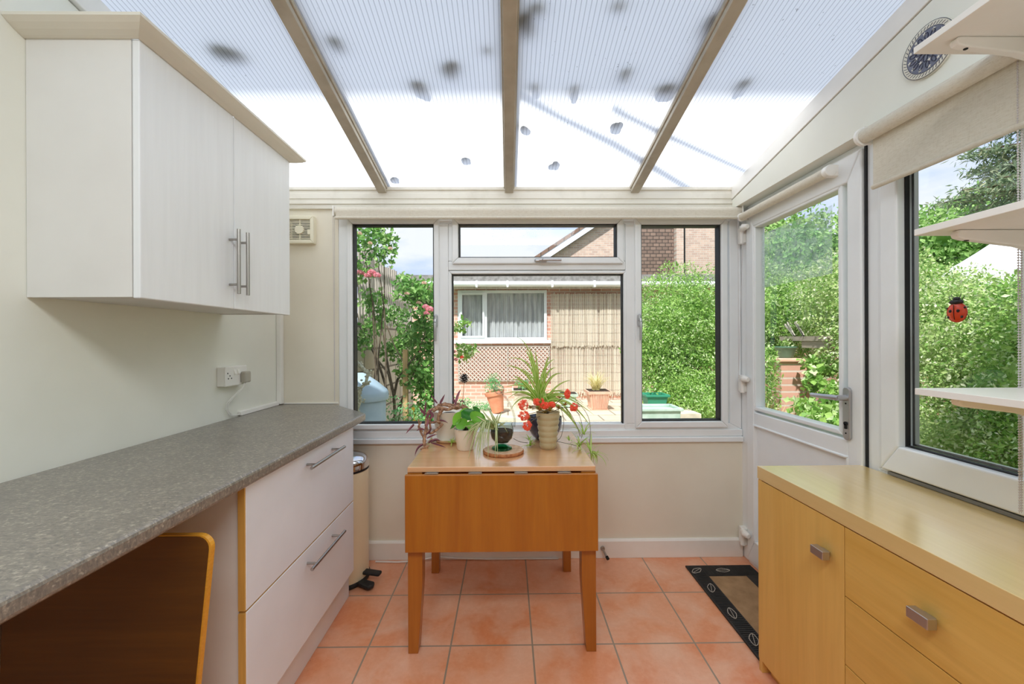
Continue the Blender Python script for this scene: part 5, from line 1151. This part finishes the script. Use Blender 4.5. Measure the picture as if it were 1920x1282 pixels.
# --- blue bowl with the big spider plant
cE = (.184, 2.045, ZT)
sp = thing('potted_spider_plant', 'dark blue glazed bowl with a large arching green spider plant behind the ribbed vase', 'potted plant', cE)
MB().lathe([(0, .0005), (.045, .0005), (.047, .006), (.066, .022), (.081, .050), (.0875, .085), (.088, .112), (.085, .114), (.082, .108), (.079, .095), (0, .094)], cE, 40).build('bowl', 'blue_glaze', sp)
MB().lathe([(0, .100), (.079, .0995)], cE, 24).build('soil', 'soil', sp)
m = MB(); k0 = (1014, 764)
L = [((990, 705), (946, 685), .008), ((995, 690), (952, 672), .006), ((996, 668), (968, 632), .0035), ((1000, 690), (985, 655), .009), ((1004, 690), (992, 650), .008), ((1008, 700), (1003, 655), .007), ((1018, 700), (1040, 673), .009), ((1022, 695), (1032, 668), .008),
     ((1030, 712), (1057, 701), .008), ((1024, 705), (1046, 690), .007), ((1040, 728), (1072, 712), .006), ((990, 727), (946, 726), .008), ((985, 720), (962, 705), .008), ((988, 738), (944, 737), .007), ((985, 745), (957, 768), .007), ((990, 722), (958, 712), .008), ((984, 735), (950, 750), .006),
     ((1035, 735), (1075, 742), .007), ((1045, 738), (1095, 760), .007), ((1050, 742), (1114, 778), .006), ((1045, 750), (1080, 800), .009), ((1052, 765), (1094, 822), .009), ((1058, 752), (1108, 800), .009), ((1040, 745), (1068, 780), .007), ((1010, 715), (1012, 690), .006), ((996, 735), (975, 712), .007), ((1006, 720), (978, 690), .008)]
for c_, e_, w in L:
    b0 = (k0[0]+random.uniform(-6, 8), k0[1]+random.uniform(-3, 4)); dY = random.uniform(-.10, .05); w *= .78; pblade(m, (b0, c_, e_), (2.04, 2.02+dY*.4, 2.0+dY), w, fold=.35, n=12)
for k in range(16): m.arc((cE[0]-.02+random.uniform(-.02, .03), cE[1]+random.uniform(-.02, .02), ZT+.15), random.uniform(0, 6.28), random.uniform(.9, 1.4), random.uniform(.12, .22), .006, random.uniform(1.4, 2.6), 10)
m.build('leaf', 'spider_green', sp)
rn = MB()
def runner(pts, Ys):
    P = [at(x, y, Y) for (x, y), Y in zip(pts, Ys)]; Q = []
    for i in range(len(P)-1):
        p0, p1, p2, p3 = P[max(i-1, 0)], P[i], P[i+1], P[min(i+2, len(P)-1)]
        for k in range(5): t = k/5; Q.append(.5*((2*p1)+(p2-p0)*t+(2*p0-5*p1+4*p2-p3)*t*t+(3*p1-p0-3*p2+p3)*t**3))
    Q.append(P[-1]); rn.tube(Q, .0013, 5)
runner([(1030, 760), (1050, 765), (1057, 790), (1052, 818), (1043, 827)], [2.02, 1.96, 1.9, 1.88, 1.88]); runner([(1040, 760), (1064, 768), (1080, 795), (1088, 818)], [2.02, 1.96, 1.9, 1.88])
runner([(1045, 758), (1080, 770), (1092, 800), (1090, 822)], [2.02, 1.97, 1.92, 1.88]); runner([(1043, 827), (1062, 831), (1084, 836)], [1.88, 1.87, 1.86]); runner([(1075, 745), (1100, 775), (1107, 805), (1104, 838)], [2.0, 1.95, 1.9, 1.86])
runner([(963, 822), (975, 828), (990, 830)], [1.86, 1.87, 1.88]); rn.build('runner', 'runner', sp)
def plantlet(c, n, L0, L1, parent=sp, w=.0032, mt='spider_green', e0=.3):
    m = MB()
    for k in range(n): m.arc(c, 2*math.pi*k/n+random.uniform(-.3, .3), random.uniform(e0, 1.4), random.uniform(L0, L1), w, random.uniform(.8, 2.4), 8)
    return m.build('plantlet', mt, parent)
plantlet(at(1087, 838, 1.86), 18, .05, .10); plantlet(at(1108, 850, 1.80), 18, .05, .11, e0=-.4); plantlet(at(1095, 815, 1.88), 12, .05, .09); plantlet(at(1067, 826, 1.93), 9, .02, .04)
plantlet(at(994, 836, 1.88), 14, .025, .06); plantlet(at(992, 826, 1.90), 8, .03, .05); m = MB()
for e_ in ((1112, 868), (1120, 870), (1108, 866), (1117, 862), (1122, 842)): pblade(m, ((1108, 848), ((1108+e_[0])/2+3, 850), e_), 1.80, .0035)
m.build('plantlet', 'spider_green', sp)
plantlet(at(848, 831, 1.90), 14, .02, .055, gv, .0028)
# --- ribbed celadon vase with orange-red flowers
cD = (.1835, 1.86, ZT)
kv = thing('flowering_kalanchoe', 'ribbed beige vase with clusters of orange-red flowers', 'potted plant', cD)
pr_ = [(0, .0005), (.0305, .0005), (.0325, .004)]; z0 = .004
for i in range(6):
    ra, rb_ = .034+.0030*i, .034+.0030*(i+1); za, zb = .004+.0262*i, .004+.0262*(i+1)
    pr_ += [(ra+.0005, za+.002), (ra+.0036, za+.008), (rb_+.0032, za+.018), (rb_+.0004, zb-.001)]
pr_ += [(.053, .163), (.0545, .169), (.0515, .169), (.049, .155), (0, .150)]
MB().lathe(pr_, cD, 44).build('vase', 'celadon', kv)
MB().lathe([(0, .152), (.048, .1515)], cD, 24).build('soil', 'soil', kv)
def floret(m, c, nrm, r):
    nrm = nrm.normalized(); u = nrm.orthogonal().normalized(); v_ = nrm.cross(u); a0 = random.uniform(0, 1.5)
    for k in range(5):
        a = a0+2*math.pi*k/5; d = u*math.cos(a)+v_*math.sin(a); s_ = u*math.cos(a+1.57)+v_*math.sin(a+1.57)
        m.add([c-nrm*.001, c+d*r*.55-s_*r*.32+nrm*.001, c+d*r+nrm*.0008, c+d*r*.55+s_*r*.32+nrm*.001], [(0, 1, 2, 3)])
stm = MB(); jn = at(1027, 775, 1.86)
for px, py, rx, ry, Y in [(981, 759, 10, 10, 1.80), (982, 779, 10, 9, 1.79), (988, 797, 8, 10, 1.79), (1010, 753, 11, 7, 1.83), (1022, 760, 8, 6, 1.81), (1034, 758, 8, 5, 1.82), (1064, 739, 5, 9, 1.86), (1076, 763, 7, 8, 1.86)]:
    m = MB(); c_ = at(px, py, Y); s_ = Y/F_PX
    for k in range(30):
        d = Vector((random.gauss(0, 1), -abs(random.gauss(0, 1)), random.gauss(0, 1))).normalized(); p = c_+Vector((d.x*rx*s_, d.y*rx*s_*.6, d.z*ry*s_))*random.uniform(.7, 1); floret(m, p, d+Vector((0, -.6, .2)), .0085)
    m.build('flower_cluster', 'petal_red', kv)
    stm.tube([jn, (jn+c_)/2+Vector((0, -.01, .012)), c_+Vector((0, .006, 0))], .0016, 6)
stm.build('stem', 'runner', kv); m = MB()
for px, py, n, Y, L0 in [(994, 766, 9, 1.82, .020), (992, 787, 9, 1.82, .018), (1049, 747, 9, 1.86, .016), (1060, 760, 10, 1.86, .018), (1012, 770, 12, 1.82, .024), (1031, 771, 13, 1.81, .026), (1047, 766, 8, 1.84, .018), (1022, 774, 10, 1.84, .022)]:
    c_ = at(px, py, Y)
    for k in range(n):
        a = k*2.4; m.arc(c_, a, random.uniform(.1, 1.3), L0, .0055, .4, 4, fold=.35)
m.build('fleshy_leaf', 'leaf_succulent', kv)
